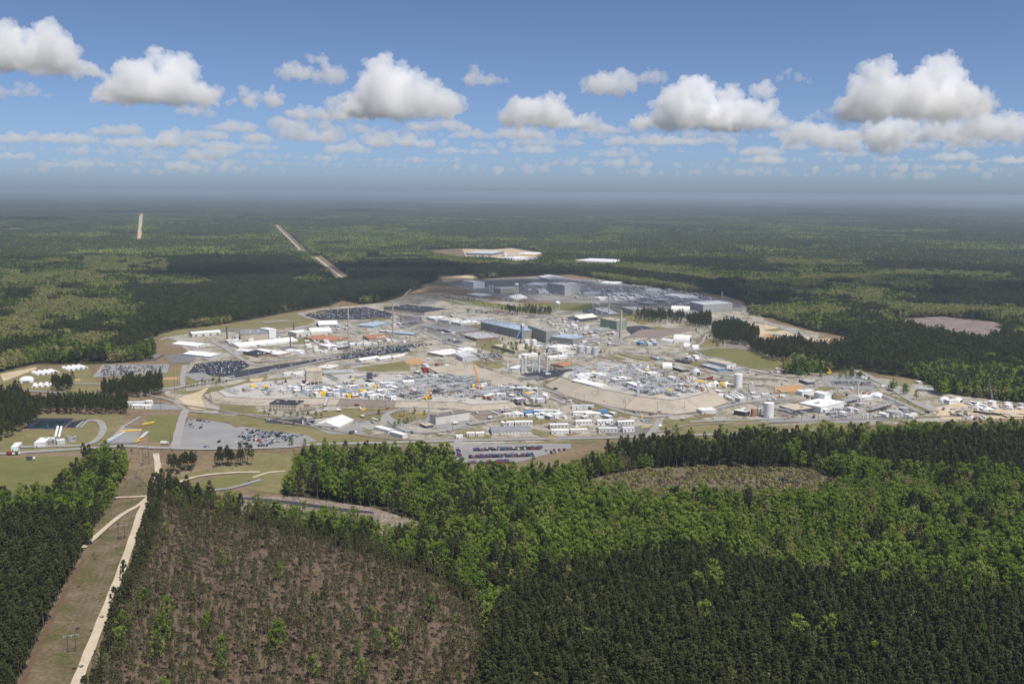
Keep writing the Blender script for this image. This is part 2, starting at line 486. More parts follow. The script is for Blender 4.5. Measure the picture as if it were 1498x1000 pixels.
# ------------------------------------------------------------------ woodland
SITE = [(-160, 566), (0, 545), (50, 533), (145, 533), (192, 530), (228, 528), (229, 500), (222, 494), (262, 482), (329, 475), (376, 466), (433, 455), (480, 448), (545, 444),
        (575, 438), (600, 428), (622, 420), (646, 404), (692, 402), (702, 408), (735, 406), (800, 403), (836, 402), (882, 409), (940, 420), (1000, 426), (1060, 433), (1088, 441),
        (1095, 462), (1130, 466), (1165, 478), (1190, 484), (1242, 494), (1230, 508), (1180, 517), (1150, 522), (1146, 547), (1172, 551), (1204, 547), (1253, 541), (1284, 547),
        (1341, 555), (1372, 568), (1367, 579), (1412, 582), (1498, 590), (1620, 596), (1620, 634), (1498, 632), (1380, 634), (1323, 636), (1263, 644), (1160, 648), (1102, 648),
        (1061, 658), (975, 660), (900, 664), (868, 690), (780, 704), (690, 706), (662, 690), (640, 672), (500, 670), (445, 674), (432, 695), (420, 715), (408, 735), (350, 742), (245, 726), (232, 716),
        (222, 730), (214, 780), (197, 830), (174, 885), (156, 940), (138, 1000), (118, 1060), (108, 1100), (-20, 1100), (29, 1000), (50, 953), (86, 874), (122, 813), (144, 766), (169, 726), (176, 706), (186, 688),
        (150, 682), (120, 690), (96, 718), (50, 733), (0, 740), (-160, 748)]
CLEAR_FAR = [poly(6, '150,105 380,92 560,98 660,88 815,112 850,150 790,185 700,188 560,170 380,160 200,130'), poly(6, '860,185 1020,190 1060,215 900,215'), poly(6, '1030,150 1270,155 1310,180 1240,205 1100,205 1030,188'),
             poly(7, '1040,345 1190,355 1190,378 1050,365'), poly(2, '1000,110 1080,78 1180,95 1060,112'),
             [(346, 724), (440, 727), (545, 742), (616, 764), (614, 790), (560, 784), (500, 768), (352, 752)], [(715, 645), (735, 645), (735, 700), (715, 700)],
             poly(1, '0,60 90,62 150,85 140,100 60,92 0,85'), poly(11, '960,230 1100,250 1100,262 950,248'),
             [(204, 311), (210, 311), (207, 354), (200, 354)], [(398, 329), (408, 328), (450, 368), (462, 380), (436, 370)], [(450, 376), (470, 374), (520, 413), (496, 416)]]
FIELDS = [(22, 336, 26, 2.2), (75, 343, 20, 2.0), (252, 330, 16, 1.6), (315, 332, 22, 1.4), (190, 344, 36, 1.8), (1010, 341, 60, 2.0), (1200, 364, 34, 1.6), (1250, 343, 30, 1.4), (1395, 392, 44, 2.2), (1290, 386, 34, 2.0), (560, 318, 40, 1.2), (660, 324, 50, 1.2), (835, 306, 60, 1.0), (950, 316, 70, 1.2), (1420, 330, 70, 1.4), (120, 295, 60, .7), (700, 296, 90, .7), (430, 322, 50, 1.2), (880, 358, 40, 1.4), (1070, 372, 60, 1.6), (580, 379, 60, 3.0), (20, 440, 24, 4.0), (38, 441, 6, 1.5), (1400, 300, 80, .8), (1180, 296, 60, .8)]
def field_poly(x, y, w, h):
    return [(x + w * math.cos(a) * (1 + .2 * math.sin(3 * a + x)), y + h * math.sin(a) * (1 + .25 * math.cos(2 * a + x))) for a in np.linspace(0, 6.283, 15)[:-1]]
LOGGED = [(1300, 468), (1380, 463), (1460, 471), (1468, 490), (1440, 503), (1400, 498), (1330, 482)]
BRUSH = [(845, 716), (880, 698), (940, 686), (1040, 682), (1190, 686), (1240, 706), (1190, 730), (1050, 742), (910, 740), (860, 730)]
ISLANDS = [(p, k) for p, k in (
    ([(-60, 584), (30, 580), (54, 594), (120, 590), (186, 592), (189, 607), (64, 606), (46, 626), (0, 646), (-60, 652)], 'pine'),
    ([(148, 572), (236, 558), (239, 580), (150, 584)], 'pine'), ([(76, 563), (107, 562), (108, 573), (78, 573)], 'pine'), ([(8, 580), (30, 576), (32, 588), (8, 590)], 'pine'),
    ([(120, 676), (186, 676), (180, 712), (120, 708)], 'pine'),
    ([(1040, 482), (1072, 474), (1112, 492), (1102, 507), (1046, 502)], 'pine'), ([(1000, 470), (1040, 465), (1040, 481), (1010, 478)], 'pine'),
    ([(1095, 507), (1165, 503), (1200, 512), (1200, 530), (1128, 529), (1098, 514)], 'pine'), ([(245, 688), (287, 680), (289, 688), (248, 698)], 'pine'),
    ([(313, 678), (368, 676), (368, 682), (313, 684)], 'pine'), ([(930, 458), (1000, 462), (1000, 474), (932, 470)], 'thin'),
    ([(700, 444), (757, 449), (806, 452), (806, 464), (757, 462), (700, 452)], 'thin'), ([(640, 430), (700, 426), (730, 440), (700, 446), (650, 440)], 'mix'),
    ([(780, 425), (990, 436), (990, 440), (780, 430)], 'gap'), ([(590, 440), (640, 434), (650, 440), (600, 444)], 'thin'), ([(1160, 548), (1260, 550), (1262, 556), (1170, 556)], 'gap'),
    ([(985, 646), (1060, 640), (1110, 640), (1110, 652), (980, 662)], 'gap'), ([(1284, 560), (1345, 575), (1360, 592), (1300, 572)], 'gap'), ([(735, 505), (800, 510), (790, 520), (735, 516)], 'gap'))]
SPARSE = [(222, 732), (300, 742), (400, 772), (520, 805), (620, 838), (688, 880), (712, 950), (690, 1120), (100, 1120), (116, 1060), (136, 1000), (154, 940), (172, 885), (195, 830), (212, 780)]
PINES = [  # dense planted pine, drawn as darker blocks (pixels of the ground they stand on)
    [(700, 1120), (712, 950), (735, 890), (790, 850), (850, 838), (930, 838), (1010, 822), (1130, 850), (1250, 880), (1400, 895), (1640, 900), (1640, 1120)],
    [(-160, 790), (0, 775), (70, 765), (125, 760), (150, 750), (50, 953), (-20, 1120), (-160, 1120)],
    [(1260, 660), (1400, 650), (1640, 650), (1640, 720), (1400, 700), (1290, 690)],
    [(180, 384), (300, 378), (430, 380), (470, 400), (420, 418), (320, 420), (250, 400)], [(215, 428), (330, 418), (440, 418), (500, 428), (560, 440), (480, 448), (380, 466), (262, 480), (240, 450)],
    [(520, 385), (640, 385), (700, 400), (646, 404), (600, 428), (530, 420)], [(750, 400), (880, 405), (1000, 422), (1088, 440), (1080, 425), (1000, 410), (880, 396)],
    [(900, 345), (1060, 340), (1070, 375), (940, 378)], [(1220, 372), (1480, 370), (1640, 380), (1640, 420), (1400, 410), (1230, 395)], [(1300, 418), (1640, 420), (1640, 450), (1420, 445)],
    [(0, 310), (140, 312), (130, 340), (0, 350)], [(660, 330), (900, 325), (880, 345), (560, 345)], [(230, 330), (390, 330), (380, 345), (230, 350)], [(1150, 500), (1300, 500), (1460, 520), (1460, 560), (1330, 545), (1200, 540)]]
GREENS = [  # leafy hardwood in fresh spring green
    [(95, 690), (165, 690), (176, 730), (120, 780), (60, 770), (0, 775), (0, 730), (60, 720)], [(425, 690), (500, 680), (660, 690), (700, 720), (860, 700), (900, 735), (1060, 735), (1230, 710), (1250, 760), (1120, 850), (1000, 822), (930, 838), (790, 850), (720, 920), (690, 870), (620, 800), (616, 764), (540, 740), (420, 722)],
    [(1100, 330), (1200, 325), (1230, 340), (1100, 345)], [(440, 340), (560, 330), (640, 345), (560, 370), (450, 366)], [(370, 364), (436, 362), (450, 376), (380, 378)], [(1130, 455), (1240, 440), (1300, 480), (1260, 500), (1170, 476)],
    [(1350, 545), (1460, 530), (1498, 545), (1498, 588), (1372, 570)], [(195, 515), (228, 505), (228, 527), (195, 529)], [(820, 345), (900, 350), (900, 360), (760, 355)]]

BELT = [(960, 660), (1260, 648), (1250, 684), (1190, 690), (1040, 684), (940, 690), (850, 700)]
MIXED = [  # open hardwood and mixed wood of the middle distance
    [(-160, 358), (190, 378), (190, 420), (150, 452), (100, 500), (-160, 525)], [(84, 436), (178, 430), (210, 452), (200, 478), (120, 470)], [(1163, 430), (1300, 436), (1330, 480), (1200, 492), (1140, 462)], [(1201, 396), (1366, 408), (1366, 428), (1293, 466), (1214, 440)]]
BUDS = [  # budding, olive and greyish crowns
    [(0, 400), (137, 402), (140, 420), (0, 424)], [(120, 378), (245, 384), (250, 405), (130, 402)], [(188, 406), (285, 418), (300, 424), (200, 424)], [(25, 448), (90, 440), (178, 448), (84, 470), (20, 470)], [(1087, 412), (1201, 416), (1201, 434), (1095, 432)], [(1109, 377), (1264, 382), (1264, 395), (1109, 392)],
    [(1214, 418), (1293, 428), (1290, 450), (1220, 446)], [(1296, 450), (1457, 456), (1457, 466), (1296, 464)], [(760, 352), (900, 352), (930, 364), (780, 364)], [(1290, 398), (1480, 404), (1480, 412), (1290, 408)]]
LEAF = dict(
    pine=leaf_mat('pine_needles', [(0.0, (.034, .043, .018)), (0.4, (.052, .062, .025)), (0.75, (.082, .090, .034)), (1.0, (.12, .115, .052))], 0.15),
    green=leaf_mat('hardwood_leaves', [(0.0, (.060, .095, .018)), (0.35, (.115, .180, .026)), (0.7, (.20, .270, .038)), (1.0, (.29, .33, .09))], 0.32),
    bud=leaf_mat('budding_leaves', [(0.0, (.15, .125, .085)), (0.3, (.18, .18, .065)), (0.65, (.26, .25, .09)), (1.0, (.33, .29, .16))], 0.2),
    thin=leaf_mat('open_pine_needles', [(0.0, (.055, .060, .028)), (0.5, (.095, .102, .042)), (1.0, (.16, .16, .055))], 0.2),
    dead=leaf_mat('brown_brush', [(0.0, (.08, .06, .045)), (0.5, (.14, .105, .08)), (1.0, (.20, .155, .115))], 0.1))
BARK = paint('bark', (.17, .13, .105), 0.9, 0.2, 1.0)
BARKG = paint('grey_bark', (.20, .175, .15), 0.9, 0.2, 1.0)

def leaf_quads(rng, pts, size, flat=0.0, jit=.45):
    """many leaf-sprays: (position, outward direction, tint)"""
    vs, fs, tint = [], [], []
    for p, o, t in pts:
        s = size * rng.uniform(0.6, 1.25)
        nrm = (o + Vector((rng.gauss(0, jit), rng.gauss(0, jit), rng.gauss(0, jit) + flat))).normalized()
        a = nrm.orthogonal().normalized(); b = nrm.cross(a)
        r = rng.uniform(0, 6.28); a, b = a * math.cos(r) + b * math.sin(r), b * math.cos(r) - a * math.sin(r)
        k = len(vs)
        vs += [p + a * s, p + b * s * .75 + nrm * s * .15, p - a * s, p - b * s * .75 + nrm * s * .15]
        fs.append((k, k + 1, k + 2, k + 3)); tint.append(t)
    return vs, fs, tint
def crown_points(rng, kind, h, n):
    pts = []
    if kind in ('green', 'bud'):
        rx = h * rng.uniform(.165, .24); z0 = h * rng.uniform(.20, .30)
        cl = []
        for i in range(42):
            u = rng.random(); a = rng.uniform(0, 6.28); rr = math.sqrt(rng.random()) * rx * (0.45 + 0.75 * math.sin(math.pi * min(1, 0.22 + u * .78)))
            cl.append((Vector((math.cos(a) * rr, math.sin(a) * rr, z0 + u * (h * .93 - z0))), rng.uniform(.13, .25) * rx * 1.6, rng.random()))
        for i in range(n):
            c, r, t = cl[i % len(cl)]
            o = Vector((rng.gauss(0, 1), rng.gauss(0, 1), rng.gauss(0.25, 1))).normalized()
            pts.append((c + o * r * rng.uniform(.65, 1.05), o, min(1, max(0, t + rng.uniform(-.2, .2)))))
    else:
        lo = {'pine': .42, 'thin': .60}[kind]; rx = h * ({'pine': .165, 'thin': .115}[kind]) * rng.uniform(.85, 1.15)
        tiers = 9 if kind == 'pine' else 6
        cl = []
        for k in range(tiers):
            u = (k + rng.uniform(0, .6)) / tiers
            prof = (1 - u) ** .75 * (0.55 + 0.45 * min(1, u * 4)) + .06
            nb = rng.choice((4, 5, 5, 6)); ph = rng.uniform(0, 6.28)
            for j in range(nb):
                a = ph + 6.28 * j / nb + rng.uniform(-.4, .4); L = rx * prof * rng.uniform(.6, 1.15)
                cl.append((Vector((math.cos(a) * L, math.sin(a) * L, h * (lo + (1 - lo) * u) + rng.uniform(0, .03) * h)), rx * rng.uniform(.16, .30), rng.random()))
        cl.append((Vector((0, 0, h * .965)), rx * .25, rng.random()))
        for i in range(n):
            c, r, t = cl[i % len(cl)]
            o = Vector((rng.gauss(0, 1), rng.gauss(0, 1), rng.gauss(.35, .8))).normalized()
            pts.append((c + o * r * rng.uniform(.45, 1.05), o, min(1, max(0, t + rng.uniform(-.2, .2)))))
    return pts
def add_tint(me, tint):
    at = me.attributes.new('tint', 'FLOAT', 'FACE'); at.data.foreach_set('value', tint)
def tree_meshes(kind, seed, h, n, size):
    rng = random.Random(seed)
    tr = MB(); bend = Vector((rng.uniform(-.02, .02) * h, rng.uniform(-.02, .02) * h, h * .55))
    tr.tube((0, 0, -.3), bend, h * .0125, h * .009, 6, False); tr.tube(bend, (bend.x * .6, bend.y * .6, h * .97), h * .009, h * .002, 5, False)
    for k in range({'pine': 9, 'thin': 8}.get(kind, 10)):
        a = rng.uniform(0, 6.28); z = h * rng.uniform({'pine': .4, 'thin': .5}.get(kind, .28), .9); L = h * rng.uniform(.06, .15) * (1.15 - z / h) * 1.8
        tr.tube((bend.x * z / h, bend.y * z / h, z), (math.cos(a) * L, math.sin(a) * L, z + L * rng.uniform(.1, .8)), h * .004, h * .001, 4, False)
    tm = tr.mesh('trunk', BARKG if kind in ('green', 'bud') else BARK)
    vs, fs, tint = leaf_quads(rng, crown_points(rng, kind, h, n), size, .5 if kind in ('green', 'bud') else .2, .35)
    cm = bpy.data.meshes.new('crown'); cm.from_pydata([tuple(v) for v in vs], [], fs); cm.materials.append(LEAF[kind]); add_tint(cm, tint); cm.update()
    return tm, cm
HT = dict(pine=21.0, green=19.0, bud=17.0, thin=19.0)
PROTO = {k: [tree_meshes(k, 17 * i + len(k), HT[k] * (1 + .07 * (i - 1)), {'pine': 900, 'green': 1150, 'bud': 620, 'thin': 300}[k], {'pine': .46, 'green': .46, 'bud': .38, 'thin': .38}[k]) for i in range(4)] for k in HT}
def joined(name, tm, cm):
    """trunk and crown in one mesh, as the copy that fills the woods"""
    me = bpy.data.meshes.new(name)
    v1 = [tuple(v.co) for v in tm.vertices]; f1 = [tuple(p.vertices) for p in tm.polygons]
    v2 = [tuple(v.co) for v in cm.vertices]; f2 = [tuple(i + len(v1) for i in p.vertices) for p in cm.polygons]
    me.from_pydata(v1 + v2, [], f1 + f2); me.materials.append(tm.materials[0]); me.materials.append(cm.materials[0])
    me.polygons.foreach_set('material_index', [0] * len(f1) + [1] * len(f2))
    add_tint(me, [.5] * len(f1) + [a.value for a in cm.attributes['tint'].data]); me.update()
    return bpy.data.objects.new(name, me)
def clump(name, kind, seed, half, n, leaves, size, low=False):
    """a small plot of wood as one mesh, for the middle distance and beyond"""
    rng = random.Random(seed); vs, fs, tint = [], [], []
    mixes = ({'pine': ['pine'] * 12 + ['green'], 'green': ['green'] * 3 + ['bud'] * 2 + ['pine'] * 4, 'bud': ['bud'] * 5 + ['green'] * 2 + ['pine'] * 2} if low else {'pine': ['pine'] * 9 + ['green'], 'green': ['green'] * 5 + ['bud', 'pine', 'pine'], 'bud': ['bud'] * 7 + ['green']})[kind]
    mi = []; mats = ['pine', 'green', 'bud']
    for i in range(n):
        x, y = rng.uniform(-half, half), rng.uniform(-half, half); k = rng.choice(mixes); h = HT[k] * rng.uniform(.75, 1.12); t0 = rng.random()
        if low:
            r = h * (.17 if k == 'pine' else .24); b = len(vs); m = 6
            zs = [(.45, .55), (.72, .95), (.9, .5)] if k != 'pine' else [(.4, .75), (.6, .9), (.85, .4)]
            for zz, rr in zs:
                for j in range(m):
                    a = 6.28 * j / m + rng.uniform(-.3, .3); q = r * rr * rng.uniform(.7, 1.2)
                    vs.append(Vector((x + math.cos(a) * q, y + math.sin(a) * q, h * (zz + rng.uniform(-.05, .05)))))
            vs.append(Vector((x, y, h)))
            for g in range(2):
                for j in range(m): fs.append((b + g * m + j, b + g * m + (j + 1) % m, b + (g + 1) * m + (j + 1) % m, b + (g + 1) * m + j))
            for j in range(m): fs.append((b + 2 * m + j, b + 2 * m + (j + 1) % m, b + 3 * m))
            c = 3 * m; tint += [t0] * c; mi += [mats.index(k)] * c
        else:
            p = [(q + Vector((x, y, 0)), o, min(1, max(0, t * .5 + t0 * .6))) for q, o, t in crown_points(rng, k, h, leaves)]
            v, f, t = leaf_quads(rng, p, size * (1.0 if k == 'pine' else 1.25), .3 if k == 'pine' else .9, .45 if k == 'pine' else .25); b = len(vs); vs += v; fs += [tuple(i + b for i in q) for q in f]; tint += t; mi += [mats.index(k)] * len(f)
    me = bpy.data.meshes.new(name); me.from_pydata([tuple(v) for v in vs], [], fs)
    for k in mats: me.materials.append(LEAF[k])
    me.polygons.foreach_set('material_index', mi); add_tint(me, tint); me.update()
    return bpy.data.objects.new(name, me)
def scatter(name, protos, xs, ys, idx, scl, rot, label=None, z=None):
    """ONE stuff object that fills its points with copies of the given plots"""
    if len(xs) == 0: return
    me = bpy.data.meshes.new(name)
    me.from_pydata(np.column_stack([xs, ys, np.zeros(len(xs)) if z is None else z]).tolist(), [], [])
    for nm, ty, v in (('idx', 'INT', idx), ('scl', 'FLOAT', scl), ('rot', 'FLOAT', rot)):
        at = me.attributes.new(nm, ty, 'POINT'); at.data.foreach_set('value', np.asarray(v, np.int32 if ty == 'INT' else np.float32))
    o = bpy.data.objects.new(name, me); COL.objects.link(o); tag(o, label, kind='stuff')
    src = bpy.data.collections.new(name + '_plots')
    for i, p in enumerate(protos):
        p.name = '%s_plot_%02d' % (name, i); src.objects.link(p)
    ng = bpy.data.node_groups.new(name, 'GeometryNodeTree')
    ng.interface.new_socket('Geometry', in_out='INPUT', socket_type='NodeSocketGeometry'); ng.interface.new_socket('Geometry', in_out='OUTPUT', socket_type='NodeSocketGeometry')
    gi, go = ng.nodes.new('NodeGroupInput'), ng.nodes.new('NodeGroupOutput')
    ci = ng.nodes.new('GeometryNodeCollectionInfo'); ci.inputs['Collection'].default_value = src
    ci.inputs['Separate Children'].default_value = True; ci.inputs['Reset Children'].default_value = True
    ip = ng.nodes.new('GeometryNodeInstanceOnPoints'); ip.inputs['Pick Instance'].default_value = True
    def attr(n, ty):
        a = ng.nodes.new('GeometryNodeInputNamedAttribute'); a.data_type = ty; a.inputs[0].default_value = n; return a.outputs[0]
    cx = ng.nodes.new('ShaderNodeCombineXYZ'); L = ng.links.new
    L(attr('rot', 'FLOAT'), cx.inputs[2]); L(cx.outputs[0], ip.inputs['Rotation']); L(attr('scl', 'FLOAT'), ip.inputs['Scale']); L(attr('idx', 'INT'), ip.inputs['Instance Index'])
    L(gi.outputs[0], ip.inputs['Points']); L(ci.outputs[0], ip.inputs['Instance']); L(ip.outputs[0], go.inputs[0])
    md = o.modifiers.new('scatter', 'NODES'); md.node_group = ng
    return o
def grid(dmin, dmax, step, half=0.66):
    """jittered points of the view's wedge of land between two distances"""
    xs, ys = [], []
    ny = int((dmax) / step)
    gx = np.arange(-dmax * math.sin(half) - step, dmax * math.sin(half) + step, step); gy = np.arange(0, dmax, step)
    for j in range(0, len(gy), 400):
        X, Y = np.meshgrid(gx, gy[j:j + 400])
        X = X + RNG.uniform(-.42, .42, X.shape) * step; Y = Y + RNG.uniform(-.42, .42, Y.shape) * step
        R = np.hypot(X, Y); k = (R > dmin) & (R < dmax) & (np.abs(np.arctan2(X, Y)) < half)
        xs.append(X[k]); ys.append(Y[k])
    return np.concatenate(xs), np.concatenate(ys)
def wood_kind(X, Y, px, py):
    """0 pine, 1 green hardwood, 2 budding hardwood, from the drawn stands and, elsewhere, from noise"""
    n = fbm(X / 430, Y / 430, 3) + 0.3 * (vnoise(X / 55, Y / 55, 8) - .5); n2 = fbm(X / 260, Y / 260, 21) + 0.35 * (vnoise(X / 40, Y / 40, 33) - .5)
    k = np.where(n > .535, 0, np.where(n2 > .49, 2, 1))
    near = py > 640
    k = np.where(near, np.where((n > .52) | (vnoise(X / 9, Y / 9, 91) > .80), 0, 1), k)
    for p in PINES: k = np.where(inside(px, py, p) & (vnoise(X / 25, Y / 25, 4) < .88), 0, k)
    mx = np.zeros(len(X), bool)
    for p in MIXED: mx |= inside(px, py, p)
    k = np.where(mx, np.where((vnoise(X / 70, Y / 70, 61) > .70), 0, np.where(n2 > .50, 2, 1)), k)
    for p in BUDS: k = np.where(inside(px, py, p) & (vnoise(X / 40, Y / 40, 71) < .8), 2, k)
    k = np.where(inside(px, py, BELT), np.where(vnoise(X / 14, Y / 14, 37) < .62, 0, np.where(vnoise(X / 10, Y / 10, 38) < .3, 2, 1)), k)
    for p in GREENS: k = np.where(inside(px, py, p) & (n2 < .74), np.where((n > .66) | (vnoise(X / 8, Y / 8, 57) > np.where((px > 760) & (px < 1260) & (py > 720), .90, .72)), 0, 1), k)
    return k
def blocked(px, py):
    b = inside(px, py, SITE) | inside(px, py, LOGGED)
    for p in CLEAR_FAR: b |= inside(px, py, p)
    for q in FIELDS: b |= inside(px, py, field_poly(*q))
    return b
def blocked_plot(X, Y, r):
    b = blocked(*pix(X, Y))
    for dx, dy in ((r, 0), (-r, 0), (0, r), (0, -r)): b |= blocked(*pix(X + dx, Y + dy))
    return b
# near woods: every tree by itself
NEAR = 1320.0
X, Y = grid(430, NEAR, 5.2)
px, py = pix(X, Y)
ok = ~blocked(px, py) & (px > -140) & (px < 1640) & (py < 1110) & ~inside(px, py, BRUSH)
sp = inside(px, py, SPARSE)
edge = sp & ~inside(px + 26, py + 4, SPARSE) | sp & ~inside(px - 24, py - 12, SPARSE) | sp & ~inside(px, py - 34, SPARSE)
kind = wood_kind(X, Y, px, py)
keep = RNG.random(len(X))
kind = np.where(sp, 3, kind)
ok &= np.where(sp, np.where(edge, keep < .80, keep < .56 * (0.5 + 1.0 * vnoise(X / 28, Y / 28, 77))), np.where(kind == 0, keep < .93, keep < .60))
X, Y, kind, px, py = X[ok], Y[ok], kind[ok], px[ok], py[ok]
kind = np.where((kind == 3) & (RNG.random(len(X)) < .03), 1, kind)
kind = np.where((kind == 0) & (RNG.random(len(X)) < .03), 2, kind)
kind = np.where((kind == 1) & (py > 640) & (RNG.random(len(X)) < .13), 2, kind)
kind = np.where(((kind == 3) | (kind == 1)) & inside(px, py, SPARSE) & ~inside(px - 18, py - 6, SPARSE) & (RNG.random(len(X)) < .8), 0, kind)
# islands of trees inside the site
XI, YI = grid(1000, 2300, 6.0)
pxi, pyi = pix(XI, YI); ki = np.full(len(XI), -1); rnd = RNG.random(len(XI))
for p, kk in ISLANDS:
    m = inside(pxi, pyi, p); ki = np.where(m & (rnd < {'pine': .92, 'thin': .35, 'mix': .4, 'gap': .12}[kk]), {'pine': 0, 'thin': 0, 'mix': 1, 'gap': 1}[kk], ki)
XI, YI, ki = XI[ki >= 0], YI[ki >= 0], ki[ki >= 0]
X = np.concatenate([X, XI]); Y = np.concatenate([Y, YI]); kind = np.concatenate([kind, ki])
px, py = pix(X, Y)
KINDS = ['pine', 'green', 'bud', 'thin']
island = np.concatenate([np.zeros(len(X) - len(XI), bool), np.ones(len(XI), bool)])
scl = RNG.uniform(.78, 1.16, len(X)) * np.where(island, .85, 1) * np.where(kind == 3, RNG.uniform(.7, 1.05, len(X)), 1) * np.where(kind == 0, .82 + .18 * vnoise(X / 60, Y / 60, 5) + .16 * vnoise(X / 13, Y / 13, 15), 1) * np.where(kind == 1, (.70 + .5 * vnoise(X / 35, Y / 35, 6)) * RNG.uniform(.8, 1.2, len(X)), 1) * np.where((kind == 0) & (px < 240) & (px > 100) & inside(px - 4, py, SPARSE), .8, 1)
rot = RNG.uniform(0, 6.28, len(X)); idx = RNG.integers(0, 4, len(X))
dist = np.hypot(X, Y)
INFO = {0: ('pine_tree', 'pine tree', 'pines of the dense dark planted stands'), 1: ('hardwood_tree', 'hardwood tree', 'leafy trees of the fresh green wood'),
        3: ('thinned_pine', 'pine tree', 'tall pines of the thinned stand')}
ones = np.zeros(len(X), bool)
for k, (nm, cat, grp) in INFO.items():
    c = np.where((kind == k) & (px > 4) & (px < 1494) & (py < 1000) & (py > 690))[0]
    c = c[np.argsort(dist[c])][:300]; ones[c] = True
    for i in c:
        kn = KINDS[k]; tm, cm = PROTO[kn][idx[i]]
        root = empty(nm, (X[i], Y[i], 0), rot[i]); root.scale = (scl[i],) * 3
        if k == 0: lab = 'dark pine with a dense narrow crown in the ' + ('planted stand left of the sandy road' if px[i] < 300 else 'planted stand that fills the lower right')
        elif k == 1: lab = 'bright green leafy tree ' + ('among the thinned pines right of the sandy road' if inside([px[i]], [py[i]], SPARSE)[0] else 'on the edge between the thinned pines and the dark planted stand' if px[i] < 900 else 'in the mixed wood above the dark planted stand')
        else: lab = 'tall thin pine on brown ground in the thinned stand right of the sandy road'
        tag(root, lab, cat, grp + (' left of the road' if k == 0 and px[i] < 300 else '') if k != 1 else grp + ': ' + lab[24:60])
        for part, me in (('trunk', tm), ('crown', cm)):
            o = bpy.data.objects.new(part, me); COL.objects.link(o); o.parent = root
for k, nm in ((0, 'pine_woods'), (1, 'hardwood_woods'), (2, 'budding_woods'), (3, 'thinned_woods')):
    m = (kind == k) & ~ones
    scatter(nm, [joined('plot', *PROTO[KINDS[k]][i]) for i in range(4)], X[m], Y[m], idx[m], scl[m], rot[m])
print('near trees', len(X))
# low growth: shrubs of the bare field, undergrowth of the thinned stand
def shrub(seed, kind, h):
    rng = random.Random(seed); pts = []
    for i in range(70):
        o = Vector((rng.gauss(0, 1), rng.gauss(0, 1), abs(rng.gauss(0, .8)))).normalized(); pts.append((Vector((o.x * h * .7, o.y * h * .7, o.z * h)) * rng.uniform(.5, 1), o, rng.random()))
    v, f, t = leaf_quads(rng, pts, h * .22, .2); me = bpy.data.meshes.new('shrub'); me.from_pydata([tuple(q) for q in v], [], f); me.materials.append(LEAF[kind]); add_tint(me, t); me.update()
    return bpy.data.objects.new('shrub', me)
GX, GY = grid(470, 1400, 4.2); gx, gy = pix(GX, GY); gr = RNG.random(len(GX))
inl = inside(gx, gy, CLEAR_FAR[5]); inb = inside(gx, gy, BRUSH); ins = inside(gx, gy, SPARSE)
lane = inside(gx, gy, SITE) & (gy > 655) & (gx < 480)
gk = (inl & (gr < .25)) | (inb & (gr < 1.3 * (.1 + 1.3 * vnoise(GX / 22, GY / 22, 9)))) | (ins & (gr < .62)) | (lane & (gr < .10 * vnoise(GX / 30, GY / 30, 19)) & (gx > 100))
scatter('undergrowth', [shrub(1, 'bud', 1.6), shrub(2, 'green', 1.5), shrub(3, 'bud', 2.6), shrub(4, 'thin', 1.4), shrub(5, 'dead', 1.3), shrub(6, 'dead', 2.2)], GX[gk], GY[gk],
        np.where(inl[gk], 4, np.where(inb[gk], RNG.choice([0, 2, 2, 1, 3, 4, 5, 5], gk.sum()), RNG.choice([1, 3, 3, 0, 4, 4, 5, 5, 5], gk.sum()))), RNG.uniform(.5, 1.3, gk.sum()) * np.where(inb[gk], 1.4, .85), RNG.uniform(0, 6, gk.sum()))
# middle distance: plots of five trees, then far plots
X, Y = grid(NEAR, 4300, 14.5); px, py = pix(X, Y); ok = ~blocked_plot(X, Y, 7); X, Y, px, py = X[ok], Y[ok], px[ok], py[ok]
k = wood_kind(X, Y, px, py); v = RNG.integers(0, 3, len(X))
scatter('forest', [clump('plot', kk, 40 + 7 * i + j, 9.5, 7, 85, 1.05) for j, kk in enumerate(('pine', 'green', 'bud')) for i in range(3)], X, Y, k * 3 + v, RNG.uniform(.85, 1.15, len(X)), RNG.uniform(0, 6.28, len(X)))
print('mid plots', len(X))
X, Y = grid(4300, 21000, 78); px, py = pix(X, Y); cut = blocked_plot(X, Y, 48); bx, by = X[cut], Y[cut]; ok = ~cut; X, Y, px, py = X[ok], Y[ok], px[ok], py[ok]
n = fbm(X / 800, Y / 620, 3); n2 = fbm(X / 500, Y / 500, 21)
k = np.where(n > .42 - .07 * np.clip((np.hypot(X, Y) - 5000) / 6000, 0, 1), 0, np.where(n2 > .46, 2, 1))  # far pine share raised with distance: dark stands in place of cloud shadow
for p in PINES: k = np.where(inside(px, py, p), 0, k)
for p in GREENS: k = np.where(inside(px, py, p) & (vnoise(X / 160, Y / 160, 44) < .68), np.where(vnoise(X / 220, Y / 220, 45) > .55, 2, 1), k)
ok = RNG.random(len(X)) < np.where((k > 0) & (n2 > .60), .75, 1.0)
X, Y, k = X[ok], Y[ok], k[ok]
scatter('distant_forest', [clump('plot', kk, 90 + 7 * i + j, 44, 110, 0, 1, True) for j, kk in enumerate(('pine', 'green', 'bud')) for i in range(3)], X, Y, k * 3 + RNG.integers(0, 3, len(X)), RNG.uniform(.9, 1.1, len(X)), RNG.uniform(0, 6.28, len(X)))
print('far plots', len(X))
